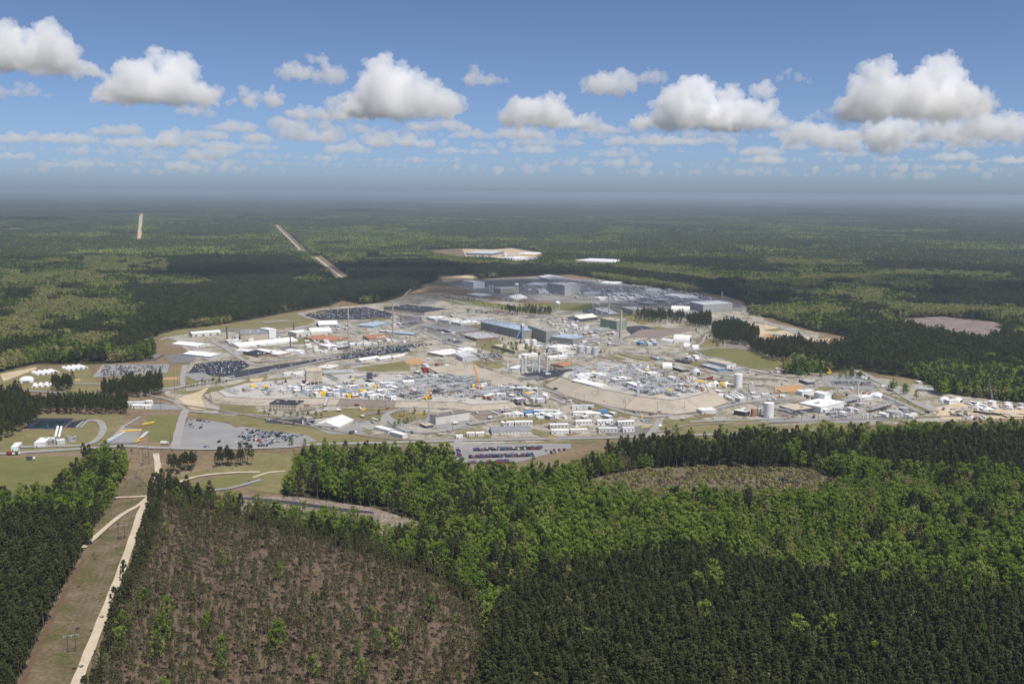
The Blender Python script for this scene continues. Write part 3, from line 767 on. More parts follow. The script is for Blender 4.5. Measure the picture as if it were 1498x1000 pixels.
# small plots that finish the forest edge round the distant clearings
o1 = np.arange(-30, 31, 20); ex, ey = np.meshgrid(o1, o1); X = (bx[:, None] + ex.ravel()).ravel(); Y = (by[:, None] + ey.ravel()).ravel()
ok = ~blocked_plot(X, Y, 8); X, Y = X[ok], Y[ok]; px, py = pix(X, Y); k = wood_kind(X, Y, px, py)
scatter('forest_edge', [clump('plot', kk, 190 + 7 * i + j, 11, 8, 0, 1, True) for j, kk in enumerate(('pine', 'green', 'bud')) for i in range(3)], X, Y, k * 3 + RNG.integers(0, 3, len(X)), RNG.uniform(.85, 1.1, len(X)), RNG.uniform(0, 6.28, len(X)))
print('edge plots', len(X))

# ------------------------------------------------------------------ site ground, roads, lots
GM = dict(
    site=ground_mat('site_gravel', [(0.36, (.11, .11, .055)), (0.45, (.19, .175, .125)), (0.51, (.30, .272, .225)), (0.57, (.365, .34, .30)), (0.66, (.23, .21, .175))], .03, .14, .45),
    grass=ground_mat('mown_grass', [(0.30, (.11, .105, .045)), (0.5, (.165, .15, .068)), (0.68, (.23, .19, .105))], .02, .15, .45),
    field=ground_mat('green_field', [(0.3, (.10, .11, .038)), (0.5, (.135, .135, .050)), (0.7, (.18, .165, .075))], .012, .1, .4),
    dry=ground_mat('dry_ground', [(0.3, (.10, .085, .04)), (0.45, (.155, .115, .068)), (0.58, (.205, .155, .10)), (0.72, (.25, .20, .14))], .016, .16, .5),
    corridor=ground_mat('corridor_ground', [(0.3, (.055, .065, .02)), (0.42, (.085, .085, .03)), (0.50, (.125, .098, .058)), (0.58, (.16, .125, .083)), (0.7, (.22, .175, .12))], .045, .35, .5),
    litter=ground_mat('needle_litter', [(0.3, (.055, .048, .026)), (0.42, (.092, .066, .044)), (0.52, (.125, .088, .062)), (0.62, (.16, .118, .085)), (0.72, (.10, .095, .042))], .09, .7, .55),
    red=ground_mat('red_soil', [(0.3, (.09, .058, .04)), (0.6, (.14, .088, .062))], .1, .5, .5),
    clearcut=ground_mat('power_line_strip', [(0.3, (.10, .085, .05)), (0.5, (.17, .135, .092)), (0.7, (.22, .175, .125))], .02, .2, .5),
    farm=ground_mat('tank_farm_slab', [(0.3, (.22, .21, .195)), (0.45, (.36, .345, .32)), (0.6, (.43, .415, .39)), (0.75, (.33, .32, .30))], .05, .35, .5),
    light=ground_mat('light_paving', [(0.3, (.19, .19, .19)), (0.55, (.245, .243, .24)), (0.75, (.285, .28, .275))], .03, .3, .4),
    asphalt=ground_mat('dark_asphalt', [(0.3, (.030, .033, .042)), (0.6, (.050, .054, .065)), (0.8, (.075, .078, .085))], .03, .3, .4),
    grey=ground_mat('grey_asphalt', [(0.3, (.12, .12, .125)), (0.6, (.17, .165, .165)), (0.8, (.22, .21, .2))], .03, .3, .4),
    road=ground_mat('road_surface', [(0.3, (.23, .225, .215)), (0.7, (.31, .30, .285))], .05, .5, .5),
    dirt=ground_mat('sandy_road', [(0.3, (.36, .295, .21)), (0.5, (.46, .39, .29)), (0.7, (.53, .46, .36))], .06, .6, .5),
    sand=ground_mat('bare_sand', [(0.3, (.30, .225, .14)), (0.5, (.46, .37, .25)), (0.7, (.55, .47, .35))], .03, .2, .5),
    clay=ground_mat('orange_clay', [(0.3, (.33, .19, .095)), (0.6, (.43, .27, .14))], .04, .3, .5),
    bank=ground_mat('embankment_cover', [(0.32, (.235, .21, .17)), (0.45, (.345, .305, .245)), (0.58, (.385, .34, .275)), (0.7, (.32, .28, .22))], .035, .25, .45),
    brown=ground_mat('brown_gravel', [(0.3, (.165, .135, .12)), (0.6, (.215, .18, .16))], .04, .3, .5),
    debris=ground_mat('logging_debris', [(0.3, (.07, .055, .04)), (0.46, (.15, .12, .095)), (0.56, (.30, .25, .21)), (0.66, (.18, .14, .11)), (0.78, (.36, .31, .27))], .12, .7, .6),
    clear2=ground_mat('clearcut_ground', [(0.3, (.085, .068, .058)), (0.45, (.15, .118, .108)), (0.56, (.25, .20, .188)), (0.66, (.14, .11, .098)), (0.78, (.30, .25, .235))], .035, .12, .55),
    rail=ground_mat('rail_ballast', [(0.3, (.17, .135, .115)), (0.6, (.25, .21, .185))], .1, .5, .5),
    brush=ground_mat('brush_field_ground', [(0.3, (.07, .065, .03)), (0.48, (.12, .10, .062)), (0.6, (.18, .145, .11)), (0.75, (.27, .22, .18))], .025, .2, .5),
    darkpatch=ground_mat('dark_yard', [(0.3, (.12, .12, .08)), (0.45, (.18, .17, .16)), (0.6, (.26, .25, .24)), (.75, (.16, .15, .14))], .02, .2, .5),
)
# the whole cleared land, then what lies on it
sheet('cleared_land', SITE, 0.05, GM['dry'])
sheet('litter_ground', SPARSE, 0.05, GM['litter'], sub=9)
sheet('brush_ground', BRUSH, 0.05, GM['brush'], sub=14)
sheet('corridor_land', [(222, 716), (236, 722), (228, 745), (205, 785), (188, 845), (164, 920), (130, 1015), (110, 1100), (-30, 1100), (22, 1000), (46, 953), (82, 874), (118, 813), (140, 766), (165, 726), (176, 704), (200, 690)], 0.1, GM['corridor'])
strip('red_soil', [(-10, 1080), (31, 1003), (53, 953), (90, 876), (124, 816)], 3.2, 0.15, GM['red'])
sheet('site_ground', [(225, 500), (262, 484), (340, 478), (433, 458), (480, 450), (560, 443), (600, 431), (640, 428), (700, 436), (800, 447), (870, 443), (1000, 452), (1100, 445), (1120, 470), (1200, 488), (1180, 514), (1110, 525), (1180, 545), (1250, 548), (1341, 560),
       (1372, 572), (1498, 592), (1600, 598), (1600, 622), (1498, 612), (1380, 616), (1260, 622), (1000, 636), (700, 652), (560, 652), (440, 640), (300, 606), (262, 590), (240, 575), (262, 548), (280, 530), (258, 514)], 0.10, GM['site'])
sheet('site_ground', [(650, 414), (700, 409), (800, 404), (880, 410), (1000, 428), (1084, 442), (1080, 455), (1000, 457), (900, 446), (800, 440), (720, 434), (690, 425)], 0.10, GM['darkpatch'])
for q in CLEAR_FAR[:3]: sheet('cleared_land', q, 0.06, GM['clearcut'])
for q in CLEAR_FAR[3:5] + CLEAR_FAR[7:9]: sheet('cleared_land', q, 0.06, GM['dry'])
sheet('logged_land', CLEAR_FAR[5], 0.06, GM['debris']); sheet('logged_land', LOGGED, 0.06, GM['clear2'], sub=20)
for i, q in enumerate(FIELDS): sheet('field', field_poly(*q), 0, GM[('grass', 'dry', 'sand', 'field')[i % 4]])
for q in CLEAR_FAR[9:]: sheet('cleared_land', q, 0.06, GM['sand' if q[0][0] < 300 else 'clearcut'])
strip('road', [(404, 330), (440, 366)], 8, 0, GM['dirt']); strip('road', [(462, 376), (508, 412)], 8, 0, GM['dirt'])
sheet('ditch', [(345, 726), (420, 732), (500, 743), (545, 748), (548, 751), (500, 748), (420, 737), (345, 729)], 0.12, GM['asphalt'])
def G(m, t, s, z=.14, nm='grass_field', sub=None): return sheet(nm, poly(t, s), z, GM[m], sub=sub)
# grass and fields
G('sand', 6, '380,96 560,98 660,92 800,115 790,160 700,166 560,146 400,140')
G('field', 0, '0,669 116,667 118,682 95,704 50,718 0,724 -120,726 -120,670')
G('grass', 1, '0,480 195,440 205,465 500,435 520,510 560,540 560,640 420,640 300,580 0,590', nm='grass_land')
G('grass', 1, '740,480 960,480 1040,440 1040,520 1000,560 920,580 560,570 560,545', nm='grass_land')
G('field', 1, '830,870 975,870 1020,722 830,722'); G('grass', 1, '0,720 210,715 560,715 700,720 690,800 560,890 470,925 0,940', nm='grass_land')
G('dry', 1, '880,300 960,285 1060,360 1000,375 890,370'); G('grass', 1, '865,275 1000,240 1200,215 1462,178 1462,235 1260,235 1060,262 950,280', nm='grass_land')
G('grass', 2, '430,240 620,185 830,145 930,190 880,215 700,240 560,230')
G('grass', 2, '560,460 930,405 1462,300 1462,312 1000,420 600,480'); G('grass', 2, '210,480 260,490 330,480 400,500 180,560 200,500')
G('grass', 2, '100,600 480,545 660,485 660,510 460,575 200,600'); G('grass', 2, '700,520 790,508 840,525 780,545 700,540')
G('grass', 2, '395,660 590,665 600,700 560,718 380,712'); G('grass', 2, '200,705 640,735 1030,815 1460,850 1460,880 1000,895 950,880 700,830 500,770 250,730')
G('grass', 2, '700,905 930,860 940,870 910,895'); G('grass', 2, '950,700 1290,680 1310,740 1290,760 1130,735 960,725')
G('grass', 2, '1030,850 1200,850 1462,870 1462,885 960,900'); G('grass', 2, '1150,455 1460,410 1462,470 1280,475 1180,470')
G('grass', 3, '0,680 240,680 230,745 0,735'); G('grass', 3, '280,720 490,705 460,735 330,775'); G('grass', 3, '0,845 420,870 640,860 640,875 0,900')
G('grass', 3, '700,885 1462,855 1462,868 720,898'); G('grass', 3, '420,215 780,180 790,250 560,215'); G('grass', 3, '730,415 850,405 930,440 880,460 780,455')
G('grass', 3, '760,305 860,290 960,340 900,380 790,350'); G('dry', 3, '560,50 900,95 1180,150 1190,165 900,115 640,95')
G('field', 6, '200,380 480,395 900,455 900,480 650,450 330,410'); G('field', 6, '720,410 1130,405 1130,450 900,450 740,430'); G('sand', 6, '255,262 400,248 450,255 440,272 270,288')
G('grass', 6, '140,300 260,285 280,300 140,315'); G('grass', 4, '150,175 560,150 800,190 600,210 490,165 300,190')
G('field', 4, '850,372 1040,342 1230,350 1420,440 1405,485 1190,452 1120,420 1000,395'); G('grass', 4, '700,745 880,730 1100,765 1260,775 1250,835 800,838 740,800')
G('grass', 4, '930,280 1040,300 1060,330 960,345 900,330'); G('grass', 4, '440,360 700,400 640,420 500,390'); G('grass', 4, '250,575 560,715 540,740 350,680')
G('grass', 5, '0,780 560,765 600,800 200,820 0,830'); G('dry', 5, '50,560 250,555 200,590 60,600'); G('grass', 5, '640,590 850,640 930,710 830,690 700,640'); G('grass', 5, '720,510 870,520 860,545 760,545')
G('field', 11, '760,190 900,155 1056,150 1056,180 860,215'); G('grass', 11, '660,170 1056,80 1056,140 900,140 720,185'); G('grass', 12, '0,60 200,70 130,230 0,215', nm='grass_land')
G('grass', 2, '180,880 290,880 270,905 170,905')
# bare soil
G('sand', 1, '1000,625 1110,590 1180,560 1130,620 1160,690 1080,690'); G('clay', 3, '355,405 440,402 470,420 430,440 360,430'); G('sand', 4, '1090,180 1200,190 1462,260 1462,290 1280,280 1200,215')
G('sand', 5, '0,195 60,215 200,265 300,290 430,290 420,320 280,310 180,300 0,270'); G('clay', 5, '0,262 120,275 130,290 0,285'); G('sand', 1, '0,490 200,450 210,460 20,530'); G('sand', 6, '870,190 1020,195 1015,215 880,210')
G('clay', 5, '60,560 190,550 240,565 200,590 60,590', z=.18); G('sand', 2, '560,515 640,510 620,535 560,530'); G('clay', 2, '360,195 400,190 420,205 370,215')
for s in ('420,520 450,515 455,528 425,530', '910,510 1010,505 1000,520 920,522'): G('clay', 1, s, .2)
# paved lots
G('light', 1, '518,508 575,437 955,433 940,482', .17, 'car_park'); G('light', 1, '850,658 1030,655 1050,690 850,690', .17, 'yard')
G('light', 2, '130,895 215,745 330,750 640,805 870,830 940,865 700,905 290,908 180,905', .17, 'car_park'); G('asphalt', 2, '215,482 252,432 420,415 530,412 560,445 500,470 920,408 1462,320 1462,362 930,425 490,508 400,505', .17, 'car_park')
G('grey', 2, '80,390 160,375 260,385 240,420 120,430', .17, 'yard'); G('asphalt', 2, '860,158 960,130 1210,112 1370,150 1340,180 960,185', .17, 'car_park'); G('asphalt', 2, '640,745 880,742 930,752 900,785 650,762', .19, 'car_park')
G('light', 2, '920,790 1130,740 1290,760 1300,830 1000,825', .17, 'yard'); G('asphalt', 3, '1005,492 1060,480 1400,440 1445,452 1340,480 1110,522', .17, 'car_park'); G('light', 3, '640,895 700,882 1290,880 1290,905 1000,985 690,995 650,960', .17, 'car_park')
G('grey', 3, '560,295 660,290 680,318 570,325', .17, 'car_park'); G('grey', 3, '750,380 880,370 910,400 790,415', .17, 'car_park'); G('light', 3, '490,720 760,740 700,800 440,790', .17, 'yard'); G('brown', 3, '730,715 850,705 860,738 780,755', .19, 'yard')
G('grey', 3, '300,170 440,150 460,200 330,235', .17, 'yard'); G('darkpatch', 3, '430,215 700,200 860,290 640,310 520,270', .17, 'yard'); G('asphalt', 4, '505,222 620,218 720,240 700,265 560,275', .17, 'yard'); G('brown', 4, '600,240 860,225 920,240 700,285 520,285', .15, 'yard')
G('light', 5, '300,500 540,490 640,560 600,580 370,570', .17, 'yard'); G('grey', 5, '370,528 600,535 640,560 380,552', .19, 'car_park'); G('light', 5, '0,740 600,712 700,745 560,765 0,765', .17, 'yard'); G('sand', 5, '930,690 1080,650 1462,660 1462,740 1000,745', .17, 'yard')
G('grey', 5, '640,600 740,640 880,700 820,700 650,620', .17, 'yard'); G('light', 1, '590,880 760,878 800,800 680,790', .17, 'yard')
# slabs of worn ground that break up the big surfaces
rg = random.Random(5)
for i in range(150):
    x, y = rg.uniform(280, 1240), rg.uniform(455, 640)
    if inside([x], [y], [(480, 540), (700, 535), (780, 580), (690, 592), (330, 585)])[0]: continue
    p = P(x, y); w, d, a = rg.uniform(8, 34), rg.uniform(6, 22), math.radians(rg.choice((35, -55))) + rg.uniform(-.05, .05)
    c, s = math.cos(a), math.sin(a); z = next_z()
    me = bpy.data.meshes.new('paved_area'); me.from_pydata([(p.x + c * u - s * v, p.y + s * u + c * v, z) for u, v in ((-w, -d), (w, -d), (w, d), (-w, d))], [], [(0, 1, 2, 3)])
    me.materials.append(GM[rg.choice(('light', 'grey', 'grass', 'grass', 'grass', 'site', 'brown', 'dry', 'road'))]); o = bpy.data.objects.new('paved_area', me); COL.objects.link(o); tag(o, kind='structure')
# roads
def R(m, t, s, w, z=.34, nm='road', smooth=True): return strip(nm, poly(t, s), w, z, GM[m], smooth=smooth)
R('dirt', 0, '228,664 231,690 222,722 208,745 190,800 168,860 140,930 112,1000 90,1060', 6.2); R('dirt', 0, '222,722 205,738 172,758 122,802', 4.6); R('dirt', 11, '462,246 590,240 605,236', 4)
R('dirt', 11, '690,195 800,160 930,145 1056,142', 5); R('light', 11, '760,215 900,212 1000,190 1060,172', 6); R('dirt', 12, '0,165 60,145 130,138', 4)
R('road', 0, '-120,668 0,664 115,657 180,653 228,655 300,657 400,655 470,650 560,648 660,645 760,643 880,641', 9); R('road', 0, '880,641 1000,637 1110,634 1200,631', 8)
R('road', 1, '100,902 300,897 470,890 545,860 580,810 572,770 540,752 480,758 440,795', 8, .36); R('road', 1, '560,890 640,850 700,780', 5); R('road', 1, '985,905 1010,800 1030,730 1050,690', 10, .33)
R('road', 2, '190,560 0,600 -60,615', 7); R('road', 2, '195,440 180,520 190,560', 8); R('road', 2, '60,575 460,520 930,425 1462,318', 9, .36); R('road', 2, '100,285 200,320 300,390 350,420', 9); R('road', 2, '340,300 430,350 560,430 660,445', 10, .33)
R('road', 2, '660,425 830,400 1000,385 1462,300', 8); R('road', 2, '-60,600 120,640 230,700 600,720 930,740', 5, .33); R('road', 2, '830,148 900,180', 9); R('road', 2, '690,265 880,225 1000,190', 7)
R('rail', 0, '262,592 330,602 420,618 500,632 580,643 680,643 800,640 940,636 1010,622 1110,619 1300,612 1498,606', 5, .30, 'railway'); R('rail', 0, '130,600 200,588 262,592', 5, .30, 'railway')
R('road', 3, '235,770 250,720 310,695 380,690', 9); R('road', 3, '240,720 330,790 440,820 600,805 700,775 860,750', 10, .33); R('road', 3, '660,860 650,900 660,990', 10); R('road', 3, '640,445 900,520 1150,610 1260,660', 7); R('rail', 3, '760,430 900,490 1100,560 1462,700', 5, .30, 'railway')
R('road', 3, '0,360 250,330 520,290 640,270', 9); R('road', 3, '340,160 560,70 720,100 900,130 1180,180 1462,240', 9); R('road', 3, '450,250 560,300 700,350 860,420', 8); R('road', 3, '640,265 800,240 900,300', 7)
R('road', 4, '0,560 300,640 570,720 700,730 860,705 1000,690 1100,670 1200,650 1462,630', 8, .33); R('rail', 4, '300,370 500,420 640,450 800,500 1000,520 1300,560', 6, .30, 'railway'); R('road', 4, '420,380 520,370 700,380 850,365 1040,340', 6)
R('road', 4, '480,360 520,380 640,410', 5); R('road', 4, '920,240 960,300 870,360', 6); R('road', 4, '880,450 1100,500 1380,520', 8); R('road', 4, '1180,455 1280,480 1462,510', 6); R('road', 4, '640,850 690,790 720,740', 9); R('road', 4, '1230,540 1240,590 1300,620', 10)
R('road', 4, '880,760 1100,750 1462,740', 8, .33); R('road', 7, '940,470 1060,510 1200,530 1380,580 1498,620', 12); R('light', 7, '980,400 1030,410 1060,440 1050,470', 9); R('road', 5, '0,190 100,230 200,275 240,300', 10); R('road', 5, '515,468 600,510 720,570 850,650 960,700', 13); R('road', 5, '640,600 740,640 900,715', 8)
R('road', 5, '200,590 270,550 330,540', 6); R('road', 5, '-60,660 0,655 200,640', 6); R('road', 6, '60,400 330,385 520,370 700,350 830,395', 8); R('road', 6, '20,395 120,300 300,200', 6); R('dirt', 7, '430,430 560,445 700,470 800,500', 8)
for t, s in ((6, '280,320 500,360 760,400 1000,410 1400,420'), (7, '60,300 300,340 560,390 760,440'), (7, '0,390 250,380 500,400 700,425'), (6, '640,270 840,340 1100,390'), (7, '330,300 480,380 600,440'), (1, '130,585 330,595'), (1, '410,545 650,548'), (4, '1060,640 1130,600 1160,560')): R('road', t, s, 7)
# the lined basin with its water
def basin():
    L = paint('basin_liner', (.03, .035, .055), .5, .1, .1)
    wm, nt, out = mat_new('pond_water'); b = nt.nodes.new('ShaderNodeBsdfPrincipled'); b.inputs['Base Color'].default_value = (.015, .03, .028, 1); b.inputs['Roughness'].default_value = .12; nt.links.new(b.outputs[0], out.inputs[0])
    for s, k in (('120,802 212,742 420,742 350,803', .62), ('368,797 400,762 492,746 440,796', .6)):
        o = [P(*p) for p in poly(1, s)]; c = sum(o, Vector()) / 4; i = [c + (p - c) * k for p in o]
        mb = MB(); mb.add([(p.x, p.y, 1.4) for p in o] + [(p.x, p.y, .3) for p in i], [(j, (j + 1) % 4, 4 + (j + 1) % 4, 4 + j) for j in range(4)])
        q = [c + (p - c) * 1.08 for p in o]; mb.add([(p.x, p.y, .06) for p in q] + [(p.x, p.y, 1.4) for p in o], [(j, (j + 1) % 4, 4 + (j + 1) % 4, 4 + j) for j in range(4)], 1)
        tag(mb.build('basin_bank', [L, GM['dry']]), kind='structure')
        tag(MB().add([(p.x, p.y, .45) for p in (c + (p - c) * (k + .06) for p in o)], [(0, 1, 2, 3)]).build('water', wm), kind='structure')
basin()
sheet('water', [(1141, 700), (1170, 704), (1172, 707), (1146, 706)], .15, paint('dark_pool', (.02, .025, .03), .2))
# raised earth mounds of the two tank farms
def mesa(name, top, z1, runs, mats, mi):
    w = [P(x, y, z1) for x, y in top]; n = len(w); c = sum(w, Vector()) / n; bot = []
    for i, p in enumerate(w):
        a = (w[i] - w[i - 1]); b = (w[(i + 1) % n] - w[i]); t = (a.normalized() + b.normalized()); nr = Vector((t.y, -t.x, 0)).normalized()
        if nr.dot(p - c) < 0 and runs[i] > 12: nr = -nr
        q = p + nr * runs[i]; bot.append((q.x, q.y, 0.02))
    mb = MB(); mb.add([tuple(p) for p in w] + bot, [(n + i, n + (i + 1) % n, (i + 1) % n, i) for i in range(n)]); mb.m = [mi[i] for i in range(n)]
    from mathutils.geometry import tessellate_polygon
    for t in tessellate_polygon([[Vector((p.x, p.y, 0)) for p in w]]):
        a, b, cc = (w[i] for i in t); mb.f.append(t if (b - a).cross(cc - a).z > 0 else t[::-1]); mb.m.append(0)
    o = mb.build(name, mats); tag(o, kind='structure')
    kb = MB()                                   # kerb and drain along the crest, seams down the slope
    for i in range(n):
        p, q = w[i], w[(i + 1) % n]; t = (q - p).normalized(); s = Vector((-t.y, t.x, 0)) * .7
        for a0, a1, zz in ((p, q, .45),): kb.add([tuple(a0 - s + Vector((0, 0, .02))), tuple(a1 - s + Vector((0, 0, .02))), tuple(a1 + s + Vector((0, 0, .02))), tuple(a0 + s + Vector((0, 0, .02))), tuple(a0 - s * .6 + Vector((0, 0, zz))), tuple(a1 - s * .6 + Vector((0, 0, zz))), tuple(a1 + s * .6 + Vector((0, 0, zz))), tuple(a0 + s * .6 + Vector((0, 0, zz)))], [(0, 1, 5, 4), (1, 2, 6, 5), (2, 3, 7, 6), (3, 0, 4, 7), (4, 5, 6, 7)])
        b0, b1 = Vector(bot[i]), Vector(bot[(i + 1) % n]); kb.add([tuple(b0 + Vector((0, 0, 1.0))), tuple(b1 + Vector((0, 0, 1.0))), tuple(b1.lerp(q, .05) + Vector((0, 0, .9))), tuple(b0.lerp(p, .05) + Vector((0, 0, .9)))], [(0, 1, 2, 3)])
        if runs[i] > 12 and i % 3 == 1:
            for k in range(1):
                c0, c1 = p.lerp(q, k * .5), b0.lerp(b1, k * .5); kb.add([tuple(c0 + t * u + Vector((0, 0, .12))) for u in (-.45, .45)] + [tuple(c1 + t * u + Vector((0, 0, .12))) for u in (.45, -.45)], [(0, 1, 2, 3)])
    tag(kb.build('embankment_kerb', GM['brown']), kind='structure'); return o
ZW, ZE = 6.0, 13.0
WEST = [(318, 572), (330, 580), (370, 583), (402, 583), (439, 581.5), (497, 583), (515, 583.6), (580, 586), (670, 588), (692, 592), (742, 589), (790, 578), (768, 566), (736, 567), (720, 563), (697, 553), (650, 546), (600, 548), (520, 545), (440, 553), (360, 560)]
mesa('embankment', WEST, ZW, [20, 22, 22, 20, 18, 18, 18, 18, 18, 16, 14, 12, 6, 6, 6, 6, 6, 6, 6, 6, 10], [GM['farm'], GM['bank'], GM['brown']], [1, 1, 1, 1, 1, 2, 2, 1, 1, 1, 1, 1, 1, 1, 1, 1, 1, 1, 1, 1, 1])
EAST = [(821, 551), (854, 562), (876, 568), (902, 573), (931, 579), (955, 582), (982, 585), (1003, 582), (1037, 573), (1030, 560), (1000, 553), (930, 535), (880, 528), (850, 538), (826, 545)]
mesa('embankment', EAST, ZE, [28, 36, 38, 38, 38, 36, 34, 34, 30, 18, 8, 8, 8, 10, 20], [GM['farm'], GM['bank'], GM['brown']], [1] * 13 + [2, 2])
def ridge(lo, hi, z0, z1):
    a = [P(x, y, z0) for x, y in lo]; b = [P(x, y, z1) for x, y in hi]; n = len(a); mb = MB()
    bk = [p + Vector((9, 14, 0)) for p in b]
    mb.add([tuple(p) for p in a] + [tuple(p) for p in b] + [(p.x, p.y, z1) for p in (q + Vector((3, 5, 0)) for q in b)] + [(p.x, p.y, 0) for p in bk],
           [(k * n + i, k * n + i + 1, (k + 1) * n + i + 1, (k + 1) * n + i) for k in range(3) for i in range(n - 1)])
    tag(mb.build('embankment', GM['bank']), kind='structure')
ridge([(640, 545), (668, 549), (697, 554), (720, 563.5), (740, 568), (768, 570)], [(626, 537), (657, 534.5), (680, 535), (720, 544), (745, 553), (770, 563)], ZW - .5, ZW + 5)

# ------------------------------------------------------------------ buildings
C = dict(W=(.74, .74, .73), O=(.62, .60, .54), B=(.52, .455, .36), T=(.40, .345, .27), G=(.36, .36, .36), M=(.22, .225, .235), D=(.085, .085, .09), K=(.035, .037, .042), L=(.33, .40, .48),
         U=(.36, .17, .085), N=(.25, .34, .27), R=(.28, .19, .145), Y=(.72, .47, .03), S=(.52, .54, .56), C=(.30, .285, .26), X=(.30, .04, .03), Z=(.10, .24, .42), E=(.06, .22, .20), A=(.70, .30, .02), P=(.46, .40, .31), Q=(.17, .145, .135))
def cm(k): return paint('paint_' + {'W': 'white', 'O': 'off_white', 'B': 'beige', 'T': 'tan', 'G': 'grey', 'M': 'mid_grey', 'D': 'charcoal', 'K': 'black_roof', 'L': 'blue_grey', 'U': 'rust', 'N': 'pale_green', 'R': 'brick', 'Y': 'yellow', 'A': 'orange', 'S': 'silver', 'C': 'concrete', 'X': 'red', 'Z': 'blue', 'E': 'teal', 'P': 'pale_tan', 'Q': 'dark_brown'}[k], C[k], .6 if k not in 'WS' else .5, .17 if k in 'CTU' else .1, .12)
GLASS = paint('window_glass', (.03, .04, .05), .15, .1)
DOORM = paint('door_grey', (.16, .16, .17), .6)
BSEED = random.Random(3)
def bld(name, label, t, A, B, Cc, h, roof='flat', wall='W', rc='W', z0=0.0, opts='', cat='building', group=None):
    """a building from three of its eave corners (near edge A-B, then back to C) in a tile's pixels; h = wall height in the same pixels"""
    s = TILES[t][2]; a, b, c = T(t, *A), T(t, *B), T(t, *Cc); hp = h / s
    hm = height_at(a[0], a[1] + hp, hp, z0)
    pa, pb, pc = P(*a, z0 + hm), P(*b, z0 + hm), P(*c, z0 + hm)
    return box_bld(name, label, pa, pb, pc, hm, roof, wall, rc, z0, opts, cat, group)
def box_bld(name, label, pa, pb, pc, hm, roof, wall, rc, z0, opts, cat, group):
    u = (pb - pa); u.z = 0; Lx = u.length; u.normalize(); v = Vector((-u.y, u.x, 0)); d = (pc - pb).dot(v)
    if d < 0: pa, pb, u, v, d = pb, pa, -u, -v, -d
    d = max(d, 2.5); ctr = (pa + pb) / 2 + v * d / 2; ctr.z = z0
    root = empty(name, ctr, math.atan2(u.y, u.x)); tag(root, label, cat, group)
    x0, x1, y0, y1 = -Lx / 2, Lx / 2, -d / 2, d / 2; rise = 0
    wm, rm = cm(wall), cm(rc)
    if roof == 'arch':
        MB().arch(x0, x1, y0, y1, 0, hm, Lx >= d * .8 if 'y' not in opts else False).build('shell', rm, root, True)
        r = .3 * hm
        ends = ((x1 + .05, 1),) if Lx >= d * .8 and 'y' not in opts else ()
        for ex, sg in ends:
            MB().box(ex, ex + .12, -d * .27, d * .27, 0, hm * .68).build('door', cm('D') if 'o' in opts else DOORM, root)
        if not ends: MB().box(-Lx * .25, Lx * .25, y0 - .15, y0 - .03, 0, hm * .62).build('door', cm('D') if 'o' in opts else DOORM, root)
        return root
    MB().box(x0, x1, y0, y1, -.2, hm, bottom=False).build('wall', wm, root)
    o = .35 if Lx > 12 else .15
    if roof == 'gable':
        ax = Lx >= d; rise = (d if ax else Lx) * (.16 if 'l' not in opts else .08)
        MB().gable(x0 - o, x1 + o, y0 - o, y1 + o, hm, hm + rise, ax).build('roof', rm, root)
        if 'v' not in opts and min(Lx, d) > 9:
            for k in range(2): MB().box(*((lambda q: (q - .6, q + .6, -.5, .5))((k - .5) * Lx * .45) if ax else (lambda q: (-.5, .5, q - .6, q + .6))((k - .5) * d * .45)), hm + rise * .85, hm + rise + .8).build('roof_vent', cm('G'), root)
    else:
        mb = MB().box(x0 - o, x1 + o, y0 - o, y1 + o, hm + .003, hm + .45)
        if 'p' in opts:                 # parapet
            for q in ((x0 - o, x1 + o, y0 - o, y0 - o + .5), (x0 - o, x1 + o, y1 + o - .5, y1 + o), (x0 - o, x0 - o + .5, y0 - o + .5, y1 + o - .5), (x1 + o - .5, x1 + o, y0 - o + .5, y1 + o - .5)): mb.box(*q, hm + .453, hm + 1.1)
        mb.build('roof', rm, root)
        if min(Lx, d) > 10:
            for k in range(int(min(7, 1 + Lx * d / 500))):
                w, e = BSEED.uniform(.8, 2.2), BSEED.uniform(.8, 2.2); qx, qy = BSEED.uniform(x0 + 3, x1 - 3), BSEED.uniform(y0 + 3, y1 - 3)
                MB().box(qx - w, qx + w, qy - e, qy + e, hm + .453, hm + BSEED.uniform(1.3, 2.4)).build('roof_unit', cm(BSEED.choice('WGSG')), root)
    if name == 'vent_tower':
        for k in range(4): MB().box(x0 + Lx * (.04 + .24 * k), x0 + Lx * (.22 + .24 * k), y0 - .12, y0 - .02, 0, hm * .2).build('bay_opening', cm('K'), root)
    if 'n' in opts:                      # no openings seen
        return root
    # openings on the near wall and on the right wall
    dh = min(4.2, hm * .62)
    def opening(nm, x, w, zz, hh, mat, side=0):
        if side == 0: MB().box(x - w / 2, x + w / 2, y0 - .14, y0 - .02, zz, zz + hh).build(nm, mat, root)
        else: MB().box(x1 + .02, x1 + .14, x - w / 2, x + w / 2, zz, zz + hh).build(nm, mat, root)
    if 'w' in opts:                      # rows of windows
        rows = 2 if hm > 7 else 1; nw = max(2, min(14, int(Lx / 4)))
        for r in range(rows):
            for k in range(nw): opening('window', x0 + Lx * (k + .5) / nw, 1.5 if hm > 5 else .9, hm * (.22 + .42 * r) if rows > 1 else hm * .42, min(1.5, hm * .3) if hm > 5 else .8, GLASS)
